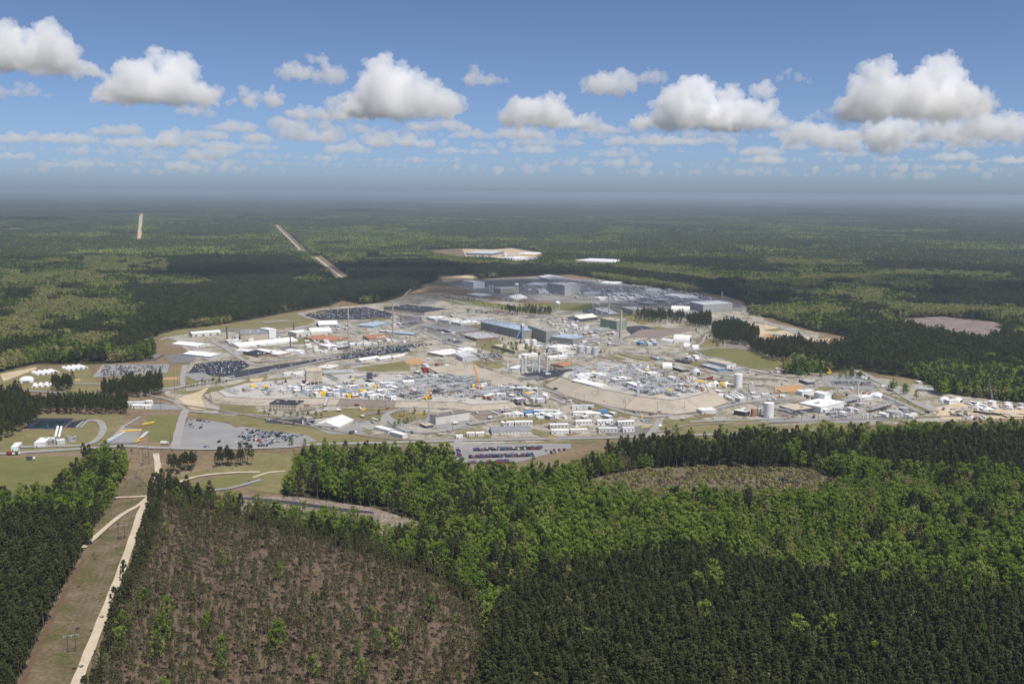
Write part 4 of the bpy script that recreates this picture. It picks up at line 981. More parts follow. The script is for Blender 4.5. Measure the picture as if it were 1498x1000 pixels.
    if 'd' in opts:                      # big roller doors
        for k in range(max(1, min(5, int(Lx / 12)))): opening('roller_door', x0 + Lx * (k + .5) / max(1, min(5, int(Lx / 12))), min(4.5, Lx * .5), 0, dh, cm('D') if 'o' in opts else DOORM)
    else:
        opening('door', x0 + Lx * .2, min(1.6, Lx * .2), 0, min(2.4, hm * .7), DOORM)
        if d > 8: opening('door', 0, min(3.5, d * .3), 0, min(3.5, hm * .7), DOORM, 1)
    return root
BL = """
white_hall|long white gabled hall at the back left corner of the site|2|236,262|398,250|410,238|18|gable|O|W|dl
white_hall|white flat roofed shed with silver wall below the long white hall|2|262,332|335,318|300,285|9|gable|W|W|l
white_hall|white flat hall with a blue band by the dark car park|2|335,390|412,374|365,338|10|gable|L|W|l
process_hall|big pale grey windowless hall with a dark flat roof|2|508,268|662,262|640,238|38|flat|P|M|np
tower_block|white cube tower on the right end of the dark roofed hall|2|667,240|707,235|690,222|52|flat|W|W|n
long_shed|very long narrow white roofed shed in front of the dark roofed hall|2|500,335|830,298|790,280|10|gable|W|W|l
workshop|small white block left of the long narrow shed|2|440,305|505,300|495,290|14|flat|W|O|
office_block|low brown brick block with a black flat roof|2|605,383|680,373|630,350|14|flat|R|K|p
office_block|wide low tan brick block with a white flat roof|2|715,380|787,366|690,333|12|flat|T|W|w
workshop|white workshop left of the black roofed brick block|2|545,362|585,352|560,335|18|flat|W|W|
workshop|white box hall with grey doors by the dark pole|2|840,362|868,352|825,333|10|flat|W|W|
process_hall|white hall right of the short dark tower, the larger of two|2|822,258|900,250|895,235|24|flat|O|W|d
process_hall|white gabled shed beside the larger white hall at the back|2|905,252|1020,245|1000,232|16|gable|O|W|
process_hall|white shed in the back row near the far car park|2|948,212|1055,208|1045,195|14|gable|G|W|
rust_hall|wide hall with a rust red roof left of the left tall stack|2|990,306|1115,288|1035,262|10|flat|T|U|p
rust_hall|smaller rust roofed block left of the right tall stack|2|1230,290|1350,283|1335,265|14|flat|T|U|p
office_block|blue grey block behind the two tall stacks|2|1165,214|1255,220|1290,195|12|flat|L|L|w
workshop|white shed below the rust roofed hall|2|1000,335|1060,328|1055,312|14|flat|W|W|
workshop|dark fronted shed right of the white shed below the rust roof|2|1065,340|1120,330|1110,318|14|flat|D|G|do
long_shed|long white shed beside the car park band, the nearest of three|2|1185,412|1290,395|1285,385|14|gable|O|W|w
long_shed|long white shed beside the car park band, the middle of three|2|1294,405|1362,393|1358,383|12|gable|O|W|w
long_shed|long white shed beside the car park band, the farthest of three|2|1370,395|1436,380|1432,372|12|gable|O|W|w
vent_tower|tall tan square building with a dark open base by the tank farm|2|877,476|967,472|958,452|74|flat|B|P|n|6
annex|low beige annex behind the tall tan square building|2|935,452|1010,458|1000,435|16|flat|B|O|
annex|long pale tan block right of the tall tan square building|2|975,485|1145,480|1130,462|16|flat|B|G|w
office_block|beige two storey office with a dark roof and window rows below the embankment|2|668,655|822,662|838,637|42|flat|B|K|w
white_hall|white tented hall with a grey back slope by the railway|2|922,775|1060,787|1110,742|16|gable|O|W|d
trailer|long white box trailer, front one of the pair in the gravel lot|2|1345,812|1420,832|1432,822|22|flat|W|W|n
trailer|long white box trailer, rear one of the pair in the gravel lot|2|1262,785|1340,806|1352,795|20|flat|W|W|n
admin_block|wide two storey beige block with a black roof at the back of the near site|3|465,140|588,122|475,84|20|flat|B|K|pw
process_hall|grey white hall left of the small white tanks|3|520,178|600,172|580,160|14|flat|O|W|
process_hall|white hall in the middle of the back cluster|3|605,190|680,180|665,165|18|flat|W|O|d
process_hall|low white hall at the right end of the back cluster|3|670,205|780,195|760,180|12|flat|O|W|
long_shed|long blue roofed shed right of the right tall stack|3|400,265|432,258|330,222|8|gable|M|L|l
canyon_building|massive grey concrete hall with a blue grey roof, longest on the site|3|783,196|1015,246|1045,224|44|flat|C|L|n
canyon_building|tallest grey concrete block at the right end of the longest hall|3|1048,215|1150,250|1172,232|62|flat|C|C|n
process_hall|concrete block with blue cladding right of the tallest concrete block|3|1175,278|1300,292|1322,270|38|flat|C|L|n
office_block|low brown brick office with a pale roof in the cloud shadow|3|665,262|760,290|850,270|16|flat|R|G|w
office_block|dark roofed brick office left of the brown brick office|3|540,232|640,255|700,235|12|flat|R|M|w
office_block|low tan office with a pinkish roof in front of the longest hall|3|850,325|975,360|1085,335|18|flat|T|P|w
office_block|low grey block behind the longest concrete hall|3|740,190|870,180|860,160|12|flat|G|G|w
cafeteria|white roofed low block with brown walls in the middle of the site|3|572,382|700,362|640,342|13|flat|T|W|w
workshop|white workshop right of the white roofed low block|3|690,358|762,352|750,335|16|flat|W|W|
workshop|silver metal workshop below the white workshop|3|680,395|760,390|750,370|22|gable|S|S|
shed|pale green shed with a red and white roof by the black yard|3|1250,446|1312,432|1262,415|12|gable|N|U|l
shed|white sheds behind the black capped stacks|3|1030,385|1110,375|1100,365|10|flat|W|W|
shed|long low white shed right of the black capped stacks|3|1170,398|1280,388|1275,378|10|flat|W|W|
shed|white roofed shed under the blue clad block|3|1150,335|1230,345|1235,322|12|flat|W|W|
shed|white gabled shed on the right of the central works|3|1240,365|1310,360|1300,345|14|gable|W|O|
pump_house|white box left of the cluster of tall columns|3|945,455|1000,460|1000,440|18|flat|W|W|
fabrication_hall|cream hall with a brown roof and long bright front by the gravel lot|0|637.4,609.6|687,602.2|682,598.4|12|flat|O|Q|n
lean_to|low dark fronted lean-to at the left end of the cream hall|21|490,900|570,935|640,905|35|flat|D|P|n
warehouse|long low warehouse with a grey roof and white front by the railway|3|845,812|1070,806|1066,778|20|gable|O|M|wl
shelter|grey canvas roofed tent on the near tank farm|24|1250,370|1440,365|1420,345|25|gable|G|S|n|6
cover_hall|yellow box shelter on the near tank farm|24|1105,400|1175,395|1185,388|45|flat|Y|Y|n|6
cover_hall|white table shaped platform building among the dark pipework|21|275,355|420,350|410,325|60|flat|O|W|n|6
vessel_hall|long white clad vessel house raised on steelwork on the right mound|23|690,262|845,320|880,300|62|flat|S|W|n|13
long_shed|narrow white gabled shed along the top of the right mound|23|330,320|450,300|180,205|12|gable|W|W|n|13
workshop|white block beside the white vessel house|23|610,200|665,210|680,195|45|flat|W|W|n|13
workshop|wide white block behind the white vessel house|23|1010,150|1120,140|1110,118|60|flat|O|W|n|13
workshop|low white block at the back of the right mound|23|800,150|900,160|980,140|20|flat|O|O|n|13
workshop|white sheds beside the yellow cover on the right mound|23|190,160|430,175|440,140|22|flat|W|W|n|13
conveyor_house|white square tower of the sloped grey conveyor|4|890,385|912,388|925,382|30|flat|W|W|n
long_shed|long white hall with a tan roof right of the conveyor|4|978,410|1090,434|1124,424|25|gable|W|P|l
shed|blue open shed in front of the long tan roofed hall|4|940,435|1040,462|1060,450|12|flat|Z|G|n
shed|grey shed at the right end of the long tan roofed hall|4|1125,465|1190,455|1185,445|12|flat|G|G|
shed|dark long shed with open bays beside the grey dome|4|785,450|838,465|845,455|14|flat|D|G|n
shed|long black roofed shed left of the conveyor tower|4|800,410|860,425|868,415|8|flat|D|K|n
shed|dark blue trailer shed left of the black roofed shed|4|658,392|700,405|708,396|8|flat|Z|M|n
machine_shed|dark open shed with red machines inside and a white end|4|1130,692|1195,703|1216,695|26|flat|D|O|n
trailer|white site office between the mound and the railway on the right|4|950,695|1030,690|1025,675|20|flat|W|W|w
works_hall|pale green hall with a cluttered roof behind the brown stack|4|378,175|470,192|488,180|48|flat|N|T|n
works_hall|beige hall left of the pine clump near the white stack|4|495,112|560,128|578,112|26|flat|B|O|
works_hall|tan hall with a dark open front left of the white stack|4|195,168|262,178|318,160|18|gable|D|O|n
works_hall|white roofed open shed at the foot of the white stack|4|345,118|400,150|460,140|10|flat|M|W|n
works_hall|dark flat shed in front of the white roofed open shed|4|280,128|350,150|400,140|16|flat|M|D|n
new_works|big grey unfinished hall at the right end of the far area|4|876,82|958,98|1020,72|40|flat|G|S|n
new_works|long white low hall joined to the big grey unfinished hall|4|962,104|1106,90|1060,72|26|flat|S|W|n
process_hall|white lower process hall, widest roof of the right hand works|0|1169,589|1201,595.6|1234,587.6|9|flat|W|W|n
process_hall|white upper block standing on the wide white process hall|0|1191,573|1206.8,576.4|1218,575|16.5|gable|W|W|nl
works_hall|beige flat roof on pipework left of the white process hall|5|85,667|170,692|245,672|24|flat|D|P|n
shed|white block with a silver side behind the white process hall|5|215,590|285,582|280,570|20|flat|W|W|
shed|white shed left of the white stack's yard, nearer one|5|542,622|610,616|605,602|16|flat|W|W|w
shed|white shed right of the white stack's yard|5|592,612|655,618|650,598|14|gable|W|W|
open_shed|dark open shed with a tan end by the field|5|195,518|245,535|268,528|16|flat|D|G|n
long_shed|low grey shed row in the clearing at the right|5|865,572|970,582|965,562|12|flat|G|G|
shed|small white shed in the clearing at the right|5|872,535|900,534|898,526|10|flat|W|W|
shed|white square tent beside the two white domes|5|1043,640|1086,638|1084,626|20|flat|W|W|n
shed|white roofed open shelter right of the domes|5|1122,648|1168,660|1175,645|8|gable|W|W|n
shed|white flat shelter behind the dark trailers|5|1190,668|1240,690|1258,672|12|flat|S|W|n
shed|beige flat shed at the right end of the yard|5|1310,705|1370,728|1395,705|10|flat|B|P|n
far_hall|white and pale green hall at the left of the far area|6|378,278|443,288|545,290|34|flat|W|O|n
far_hall|beige hall with two silos right of the white and green hall|6|560,318|600,326|690,318|26|flat|B|O|n
far_hall|tallest grey block in the middle of the far area|6|868,292|970,304|1050,296|58|flat|G|G|n
far_hall|pale grey twin tower right of the tallest grey block|6|975,290|1003,294|1010,288|62|flat|G|S|n
far_hall|second pale grey tower next to the twin tower|6|1006,302|1056,306|1060,298|48|flat|G|S|n
far_hall|pale pitched roof mound behind the tallest grey block|6|880,272|1000,270|985,250|8|gable|G|S|nl
far_hall|low white roofed shed right of the teal tower|6|690,385|755,372|715,358|8|gable|W|W|n
far_hall|white flat roofs in front of the white and green hall|6|400,355|480,365|515,355|8|flat|S|W|n
far_hall|long white roof at the back edge of the far area|6|1168,294|1272,298|1265,284|8|flat|S|W|n
far_hall|white roof cluster left of the tallest grey block|6|740,300|840,305|830,288|14|flat|S|W|n
far_hall|white block just left of the tallest grey block|6|820,335|865,335|862,325|16|flat|W|S|n
far_hall|pale block right of the second grey tower|6|1080,350|1140,352|1136,342|14|flat|S|S|n
far_hall|long tan shed at the back right of the far area|7|360,310|470,318|470,305|8|flat|T|T|n
far_hall|pale low hall in the middle of the far area|7|270,352|330,358|328,345|10|flat|S|S|n
far_hall|white low hall right of the pale low hall|7|480,335|550,338|545,322|12|flat|W|S|n
far_hall|white roof with two steps in the right of the far area|7|590,362|680,370|680,355|14|flat|W|W|n
far_hall|long silver roof left of the big unfinished hall|7|690,378|800,378|815,362|10|flat|S|W|n
far_hall|small white block by the open ground of the far area|7|150,345|195,348|190,338|12|flat|W|W|n
far_hall|grey shed row in the shaded yard|7|520,385|580,392|580,380|10|flat|M|S|n
far_hall|grey low shed near the road of the far area|7|450,405|520,412|520,400|8|flat|M|G|n
far_hall|white sheds by the bend of the far road|7|190,375|225,378|225,370|14|flat|W|W|n
remote_hall|huge pale roofed hall on the most distant cleared site|6|400,118|550,122|545,106|14|flat|M|S|n
remote_hall|white hall with a yellow edge on the distant cleared site|6|690,125|800,128|805,114|8|flat|Y|W|n
remote_hall|white sheds in the middle of the distant cleared site|6|640,150|720,152|715,138|10|flat|W|W|n
remote_hall|long white pad roof on the isolated far clearing|6|1035,162|1270,172|1290,156|4|flat|W|W|n
remote_hall|grey hall in front of the huge pale roofed distant hall|6|420,148|500,150|495,138|12|flat|G|S|n
remote_hall|pale block left of the white tank on the distant site|6|575,146|610,148|608,138|16|flat|S|W|n
remote_hall|white block right of the white tank on the distant site|6|655,158|690,160|688,148|16|flat|W|W|n
remote_hall|low grey sheds at the right end of the distant site|6|735,150|785,152|782,142|10|flat|S|G|n
remote_hall|small pale house at the near edge of the distant site|6|600,172|640,174|638,164|10|flat|O|W|n
remote_hall|second small pale house at the near edge of the distant site|6|690,180|740,182|736,170|10|flat|W|S|n
brown_hall|long low brown roofed hall at the forest edge on the left|1|772,405|870,405|878,378|10|flat|R|Q|n
pump_house|white cube house by the gravel loop of the basin|1|192,876|252,874|252,846|26|flat|W|W|
pump_house|small white twin box beside the gravel at the left edge|1|62,900|100,898|98,874|24|flat|W|W|
"""
for ln in BL.strip().split('\n'):
    f = ln.split('|'); pr = lambda q: tuple(map(float, q.split(',')))
    bld(f[0], f[1], int(f[2]), pr(f[3]), pr(f[4]), pr(f[5]), float(f[6]), f[7], f[8], f[9], float(f[11]) if len(f) > 11 else 0.0, f[10], 'trailer' if f[0] == 'trailer' else 'building')
# rows of white trailers: (tile, row phrase, h, depth m, [(x0, y0, x1, y1 of the near base edge), ...])
ROWS = [(3, 'in the front row by the railway', 22, 7, [(703, 843, 748, 842), (754, 842, 800, 841), (1180, 826, 1278, 826), (1288, 824, 1380, 822)]),
        (4, 'in the front row by the railway, right half', 26, 8, [(370, 822, 474, 820), (506, 819, 570, 816)]),
        (3, 'in the second row from the railway', 24, 8, [(975, 782, 1074, 780), (1172, 798, 1274, 796)]), (4, 'in the second row from the railway, right half', 24, 8, [(240, 778, 330, 775), (362, 776, 450, 773), (478, 781, 570, 778)]),
        (3, 'in the block of closely parked trailers', 17, 6, [(1082, 728, 1116, 729), (1119, 728, 1153, 729), (1156, 729, 1190, 730), (1193, 729, 1226, 730), (1082, 708, 1116, 709), (1119, 708, 1153, 709), (1156, 709, 1190, 710), (1193, 709, 1226, 710)]),
        (3, 'in the row of grey fronted trailers left of the block', 14, 6, [(910, 728, 930, 728), (933, 728, 953, 728), (956, 728, 976, 728), (979, 728, 1000, 728), (1003, 728, 1024, 728)]),
        (4, 'in the row of long trailers beside the service road', 18, 8, [(220, 686, 340, 684), (226, 722, 330, 720), (300, 730, 380, 726)]),
        (3, 'standing alone on the gravel', 22, 6, [(645, 858, 681, 856), (926, 780, 968, 780), (905, 783, 922, 781)]),
        (2, 'among the works below the rust red roofs', 13, 7, [(1125, 330, 1160, 325), (1165, 330, 1200, 325), (1205, 330, 1243, 324), (930, 372, 965, 366), (968, 375, 1000, 368), (850, 385, 870, 378)]),
        (4, 'by the parked lorries under the tall white tank', 12, 4, [(1050, 612, 1085, 620), (1090, 632, 1125, 640), (1240, 632, 1280, 628), (1290, 615, 1330, 612), (1390, 620, 1420, 618)]),
        (2, 'beside the tan square building', 14, 6, [(755, 500, 800, 492), (805, 498, 870, 488), (820, 505, 862, 500)]),
        (1, 'in the shady yard among the pines', 18, 9, [(715, 668, 815, 664), (742, 682, 800, 684), (803, 684, 850, 684), (825, 662, 863, 658)])]
for t, ph, h, dep, lst in ROWS:
    lst2 = sorted(lst)
    for i, (x0, y0, x1, y1) in enumerate(lst):
        a, b = T(t, x0, y0), T(t, x1, y1); pa, pb = P(*a), P(*b); hm = max(2.8, height_at(*a, h / TILES[t][2])); u = (pb - pa).normalized(); v = Vector((-u.y, u.x, 0))
        k = lst2.index((x0, y0, x1, y1)); n = len(lst)
        pos = 'leftmost' if k == 0 else 'rightmost' if k == n - 1 else ['', 'second from left', 'third from left', 'fourth from left', 'fifth from left', 'sixth from left', 'seventh from left'][k]
        if n == 8: pos = ('rear ' if i > 3 else 'front ') + ['leftmost', 'second from left', 'third from left', 'rightmost'][i % 4]
        box_bld('site_trailer', 'white trailer, %s %s' % (pos, ph), pa, pb, pb + v * dep, hm, 'flat' if hm < 3.6 else 'gable', BSEED.choice('WWOW'), BSEED.choice('WWWS'), 0.0, 'wlv', 'trailer', 'white trailers ' + ph)
# arched tents and fabric halls
for t, A, B, Cc, h, lab in ((1, (212, 498), (338, 482), (330, 465), 14, 'white arched tent row behind, on the left lawn'), (1, (387, 472), (498, 458), (490, 440), 15, 'white arched tent row at the forest edge on the left lawn'),
                            (1, (102, 542), (190, 536), (180, 515), 18, 'single white arched tent nearest the left edge'), (1, (176, 568), (304, 560), (296, 544), 15, 'white arched tent row in front on the left lawn')):
    a, b, c = P(*T(t, *A)), P(*T(t, *B)), P(*T(t, *Cc)); u = (b - a); L = u.length; u.normalize(); v = Vector((-u.y, u.x, 0)); d = max(12, abs((c - b).dot(v))); hm = height_at(*T(t, *A), h / 3.847)
    n = 1 if 'single' in lab else 4
    for k in range(n):
        q = a + u * (L * (k + .5) / n) + v * d / 2; w = L / n * .96
        root = empty('arched_tent', q, math.atan2(u.y, u.x)); tag(root, lab if n == 1 else '%s arched tent of the %s' % (['leftmost', 'second', 'third', 'rightmost'][k], lab.replace('white arched tent ', 'white ')), 'tent', lab)
        MB().arch(-w / 2, w / 2, -d / 2, d / 2, 0, hm, False).build('shell', cm('W'), root, True); MB().box(-w * .22, w * .22, -d / 2 - .12, -d / 2 - .02, 0, hm * .6).build('door', DOORM, root)
for t, A, B, Cc, h, lab, op in ((4, (787, 305), (878, 312), (890, 303), 36, 'biggest white arched hall with a dark open end', 'o'), (4, (846, 336), (882, 338), (885, 332), 20, 'small white arched hall in front of the biggest one', 'o'),
                                (4, (896, 348), (931, 349), (934, 344), 22, 'small closed white arched tent right of the biggest one', ''), (4, (722, 308), (780, 316), (785, 312), 20, 'low white arched tent left of the biggest one', ''),
                                (4, (776, 134), (880, 138), (882, 133), 28, 'long white arched hall in front of the far unfinished hall', ''), (4, (728, 455), (782, 456), (786, 449), 28, 'white arched shelter by the curved track', 'o')):
    a, b, c = P(*T(t, *A)), P(*T(t, *B)), P(*T(t, *Cc)); hm = height_at(*T(t, *A), h / 3.847)
    box_bld('arched_hall', lab, a, b, c, hm, 'arch', 'W', 'W', 0.0, op, 'hall', None)
# domes
def dome(t, x, y, wz, hz, lab, mk='W', z0=0.0):
    p = P(*T(t, x, y), z0); s = TILES[t][2]; r = wz / s / 2 * (p - Vector((0, 0, H))).length / FPX; hm = height_at(*T(t, x, y), hz / s, z0)
    root = empty('dome_tent', p, .4); tag(root, lab, 'dome')
    MB().lathe([(r * math.cos(a), hm * math.sin(a)) for a in (0, .3, .6, .9, 1.2, 1.5)], 18).build('shell', cm(mk), root, True); MB().box(-r * .3, r * .3, -r - .1, -r * .8, 0, hm * .5).build('door', cm('D'), root)
for d in ((4, 1025, 556, 42, 30, 'left white dome by the silos'), (4, 1086, 556, 38, 26, 'right white dome by the silos'), (4, 915, 490, 56, 34, 'grey dome beside the dark long shed', 'S'), (5, 1015, 645, 62, 30, 'larger white dome in the yard at the right'),
          (5, 1090, 642, 48, 24, 'smaller white dome in the yard at the right'), (23, 1145, 850, 60, 30, 'tiny white dome by the gate crossing', 'W')): dome(*d)
# ------------------------------------------------------------------ tanks, stacks, towers
def upright(name, t, x, y, wz, hz, mk, lab, cat='tank', z0=0.0, top='cone', extra=None):
    p = P(*T(t, x, y), z0); s = TILES[t][2]; r = wz / s / 2 * (p - Vector((0, 0, H))).length / FPX; hm = height_at(*T(t, x, y), hz / s, z0)
    root = empty(name, p, .3); tag(root, lab, cat, extra)
    MB().lathe([(r, 0), (r, hm)], 24).build('shell', cm(mk), root, True)
    MB().lathe([(r * 1.015, hm + .004), (r * 1.015, hm + .12), (r * .5, hm + r * .16), (.2, hm + r * .22)] if top == 'cone' else [(r * .96, hm - .3), (r * .1, hm - .25)], 24).build('roof', cm(mk if top == 'cone' else 'M'), root, True)
    if r > 2.5:
        MB().box(r + .02, r + .3, -.35, .35, 0, hm).build('ladder', cm('G'), root); MB().lathe([(r + .06, hm - .35), (r + .06, hm - .15)], 24).build('rim', cm('S'), root)
    return root
TK = [(4, 1152, 562, 46, 74, 'W', 'tall white cylindrical tank standing behind the lorries'), (4, 1324, 732, 54, 82, 'W', 'tall white cylindrical tank nearest the railway on the right'), (4, 868, 546, 14, 40, 'W', 'left one of three slim white silos'), (4, 884, 544, 14, 40, 'W', 'middle one of three slim white silos'), (4, 900, 542, 14, 40, 'W', 'right one of three slim white silos'),
      (4, 1237, 726, 26, 42, 'U', 'rust streaked tank left of the tall white tank'), (4, 1270, 722, 24, 44, 'O', 'off white tank between the rusty and the tall white tank'), (4, 233, 238, 38, 26, 'W', 'squat white tank by the pale green hall'), (4, 200, 300, 26, 14, 'S', 'small silver tank in front of the blue clad block'),
      (3, 1345, 368, 36, 36, 'S', 'left silver tank in the row right of the central works'), (3, 1385, 372, 36, 36, 'S', 'middle silver tank in the row right of the central works'), (3, 1425, 374, 34, 36, 'S', 'right silver tank in the row right of the central works'), (3, 590, 462, 32, 26, 'O', 'squat cream tank behind the near tank farm'),
      (3, 1040, 322, 30, 26, 'W', 'white tank under the tallest concrete block, left'), (3, 1082, 328, 30, 30, 'W', 'white tank under the tallest concrete block, right'), (3, 1000, 400, 22, 16, 'W', 'low white tank behind the columns'), (3, 934, 455, 9, 28, 'W', 'lone slim white column left of the big columns'),
      (5, 726, 728, 78, 34, 'G', 'wide open grey basin tank, nearer one', 'open'), (5, 782, 706, 48, 30, 'G', 'smaller open grey basin tank behind the wider one', 'open'), (5, 555, 742, 10, 28, 'W', 'left small white upright tank by the road'), (5, 567, 742, 10, 28, 'S', 'middle small upright tank by the road'), (5, 580, 742, 10, 28, 'W', 'right small white upright tank by the road'),
      (6, 627, 146, 24, 24, 'W', 'white tank on the most distant cleared site'), (2, 545, 268, 34, 8, 'W', 'small white dome tank before the dark roofed hall'), (4, 800, 300, 10, 10, 'L', 'small blue tank left of the arched halls'), (24, 275, 470, 26, 22, 'W', 'small white tank before the tall tan building', 'cone', 6)]
for k in TK: upright('storage_tank', k[0], k[1], k[2], k[3], k[4], k[5], k[6], 'tank', k[8] if len(k) > 8 else 0.0, k[7] if len(k) > 7 else 'cone')
def stack(t, x, y, ytop, w0, w1, mk, lab, cap=None, name='chimney_stack', rings=3):
    p = P(*T(t, x, y)); s = TILES[t][2]; k = (p - Vector((0, 0, H))).length / FPX / s; hm = height_at(*T(t, x, y), (y - ytop) / s)
    root = empty(name, p); tag(root, lab, 'stack'); r0, r1 = w0 * k / 2, w1 * k / 2
    MB().lathe([(r0 * 1.25, 0), (r0 * 1.25, hm * .02), (r0, hm * .022), (r1, hm * (.86 if cap else 1))], 16).build('shaft', cm(mk), root, True)
    if cap: MB().lathe([(r1 * 1.04, hm * .862), (r1 * 1.04, hm)], 16).build('cap', cm(cap), root, True)
    for j in range(rings):
        q = .35 + .6 * (j + 1) / (rings + 1); rr = r0 + (r1 - r0) * q; MB().lathe([(rr + .35, hm * q * (.86 if cap else 1)), (rr + .35, hm * q * (.86 if cap else 1) + .35)], 14).build('gallery', cm('G'), root)
    MB().box(r1 + .1, r1 + .45, -.25, .25, hm * .03, hm * .84).build('ladder', cm('G'), root)
for q in ((2, 1115, 275, 118, 10, 7, 'T', 'left one of two tall tan stacks'), (2, 1366, 290, 98, 10, 7, 'T', 'right one of two tall tan stacks'), (4, 491, 305, 130, 18, 13, 'P', 'thick tan stack beside the pale green hall', 'T'), (4, 425, 155, 55, 11, 9, 'O', 'white stack behind the pale green hall', 'W'),
          (3, 1109, 476, 366, 12, 10, 'O', 'left black capped white stack beside the columns', 'K'), (3, 1153, 476, 348, 12, 10, 'O', 'right black capped white stack beside the columns', 'K'), (4, 1062, 60, 26, 7, 6, 'S', 'slim far stack at the right of the far area'),
          (0, 1254.3, 587.2, 562, 2.2, 1.8, 'W', 'slim white stack right of the white process hall'), (2, 432, 298, 222, 8, 7, 'D', 'dark pole stack with a head by the long white hall', 'K'), (2, 807, 245, 200, 8, 7, 'D', 'short dark stack behind the white halls'), (2, 788, 340, 270, 6, 5, 'D', 'dark stack at the end of the long narrow shed'),
          (6, 1123, 300, 270, 5, 4, 'S', 'thin pale stack in the far area')): stack(*q[:7], q[7], *(q[8:] if len(q) > 8 else ()))
# column cluster of the process plant
for i, (x, w, top) in enumerate(((1015, 15, 402), (1032, 16, 398), (1072, 8, 420), (1090, 7, 430))): upright('process_column', 3, x, 478 - i, w, 478 - top, 'SOSS'[i], ['left thick white column of the plant', 'right thick white column of the plant', 'thin column between the thick columns and the stacks', 'thinner column right next to the left black capped stack'][i], 'column', 0.0)
for i, (x, y, w, hz) in enumerate(((986, 357, 14, 60), (535, 345, 14, 40), (552, 345, 14, 40))): upright('silo', 6, x, y, w, hz, 'S', ['pale silo on the face of the tallest grey block', 'left pale silo beside the white and green hall', 'right pale silo beside the white and green hall'][i], 'silo')
def water_tower(t, x, y, hz, wz, mk, lab):
    p = P(*T(t, x, y)); s = TILES[t][2]; k = (p - Vector((0, 0, H))).length / FPX / s; hm = height_at(*T(t, x, y), hz / s); r = wz * k / 2
    root = empty('water_tower', p); tag(root, lab, 'water tower'); b = hm - r * 1.3
    MB().lathe([(r * .5, b), (r, b + r * .45), (r, b + r * .95), (r * .4, hm), (.2, hm + .3)], 18).build('tank', cm(mk), root, True)
    for j in range(4):
        a = .785 + j * 1.5708; MB().tube((r * 1.25 * math.cos(a), r * 1.25 * math.sin(a), 0), (r * .8 * math.cos(a), r * .8 * math.sin(a), b + r * .4), .55, .4, 6).build('leg', cm('S'), root)
    MB().tube((0, 0, 0), (0, 0, b), .8, .8, 8).build('riser', cm('S'), root)
water_tower(6, 929, 460, 64, 30, 'W', 'white water tower between the two areas'); water_tower(6, 692, 402, 110, 26, 'S', 'tall teal legged water tower in the far area'); water_tower(6, 1155, 428, 28, 32, 'W', 'squat white water tower left of the white stack')
# horizontal tanks
def lying(t, x0, y0, x1, y1, wz, mk, lab, z0=0.0):
    a, b = P(*T(t, x0, y0), z0), P(*T(t, x1, y1), z0); c = (a + b) / 2; L = (b - a).length; r = wz / TILES[t][2] / 2 * (c - Vector((0, 0, H))).length / FPX
    root = empty('horizontal_tank', c, math.atan2(b.y - a.y, b.x - a.x)); tag(root, lab, 'tank'); z = r + .5
    mb = MB(); mb.tube((-L / 2, 0, z), (L / 2, 0, z), r, r, 14); mb.build('shell', cm(mk), root, True)
    for sg in (-1, 1): MB().tube((sg * (L / 2 + .01), 0, z), (sg * (L / 2 + r * .3), 0, z), r * .98, r * .5, 14).build('end_cap', cm(mk), root, True); MB().box(sg * L * .3 - .3, sg * L * .3 + .3, -r * .7, r * .7, 0, z - r * .6).build('saddle', cm('C'), root)
for q in ((1, 312, 848, 326, 792, 12, 'W', 'left long white lying tank beside the basin'), (1, 332, 850, 346, 794, 12, 'W', 'right long white lying tank beside the basin'), (4, 1108, 612, 1150, 636, 15, 'W', 'front lying white tank of three under the tall tank'), (4, 1120, 604, 1162, 628, 15, 'W', 'middle lying white tank of three under the tall tank'), (4, 1132, 597, 1178, 622, 15, 'O', 'rear lying white tank of three under the tall tank'),
          (22, 145, 745, 260, 790, 22, 'S', 'long silver lying tank beside the brown gravel square'), (24, 1135, 850, 1200, 870, 22, 'W', 'white lying tank in the grass by the gravel lot'), (5, 615, 735, 655, 730, 12, 'G', 'grey lying tank by the basins')): lying(*q)
# sloped conveyor, pipe bridge, column supports
def truss(name, p, q, w, h, mk, lab, cat, legs=5, z0=0, z1=0, ground=0.0):
    d = q - p; L = math.hypot(d.x, d.y); root = empty(name, (p.x, p.y, ground), math.atan2(d.y, d.x)); tag(root, lab, cat)
    mb = MB()
    for yy in (-w / 2, w / 2):
        for zz in (0, h): mb.tube((0, yy, z0 + zz), (L, yy, z1 + zz), .25, .25, 4)
    n = max(3, int(L / 5))
    for i in range(n):
        for yy in (-w / 2, w / 2):
            a, b = i / n, (i + 1) / n; mb.tube((L * a, yy, z0 + (z1 - z0) * a + (0 if i % 2 else h)), (L * b, yy, z0 + (z1 - z0) * b + (h if i % 2 else 0)), .16, .16, 4)
    mb.build('frame', cm(mk), root)
    MB().add([(0, -w / 2, z0 + .3), (L, -w / 2, z1 + .3), (L, w / 2, z1 + .3), (0, w / 2, z0 + .3), (0, -w / 2, z0 + .9), (L, -w / 2, z1 + .9), (L, w / 2, z1 + .9), (0, w / 2, z0 + .9)], [(0, 1, 5, 4), (1, 2, 6, 5), (2, 3, 7, 6), (3, 0, 4, 7), (4, 5, 6, 7), (3, 2, 1, 0)]).build('deck', cm('G'), root)
    for i in range(legs):
        a = (i + .5) / legs; z = z0 + (z1 - z0) * a
        if z > .8: MB().tube((L * a, 0, 0), (L * a, 0, z), .4, .4, 6).build('leg', cm(mk), root)
    return root
PT = lambda t, x, y, z=0.0: P(*T(t, x, y), z)
truss('conveyor', PT(4, 905, 405), PT(4, 985, 420), 4, 3, 'G', 'sloped grey conveyor from the white tower to the long hall', 'conveyor', 3, 14, 5)
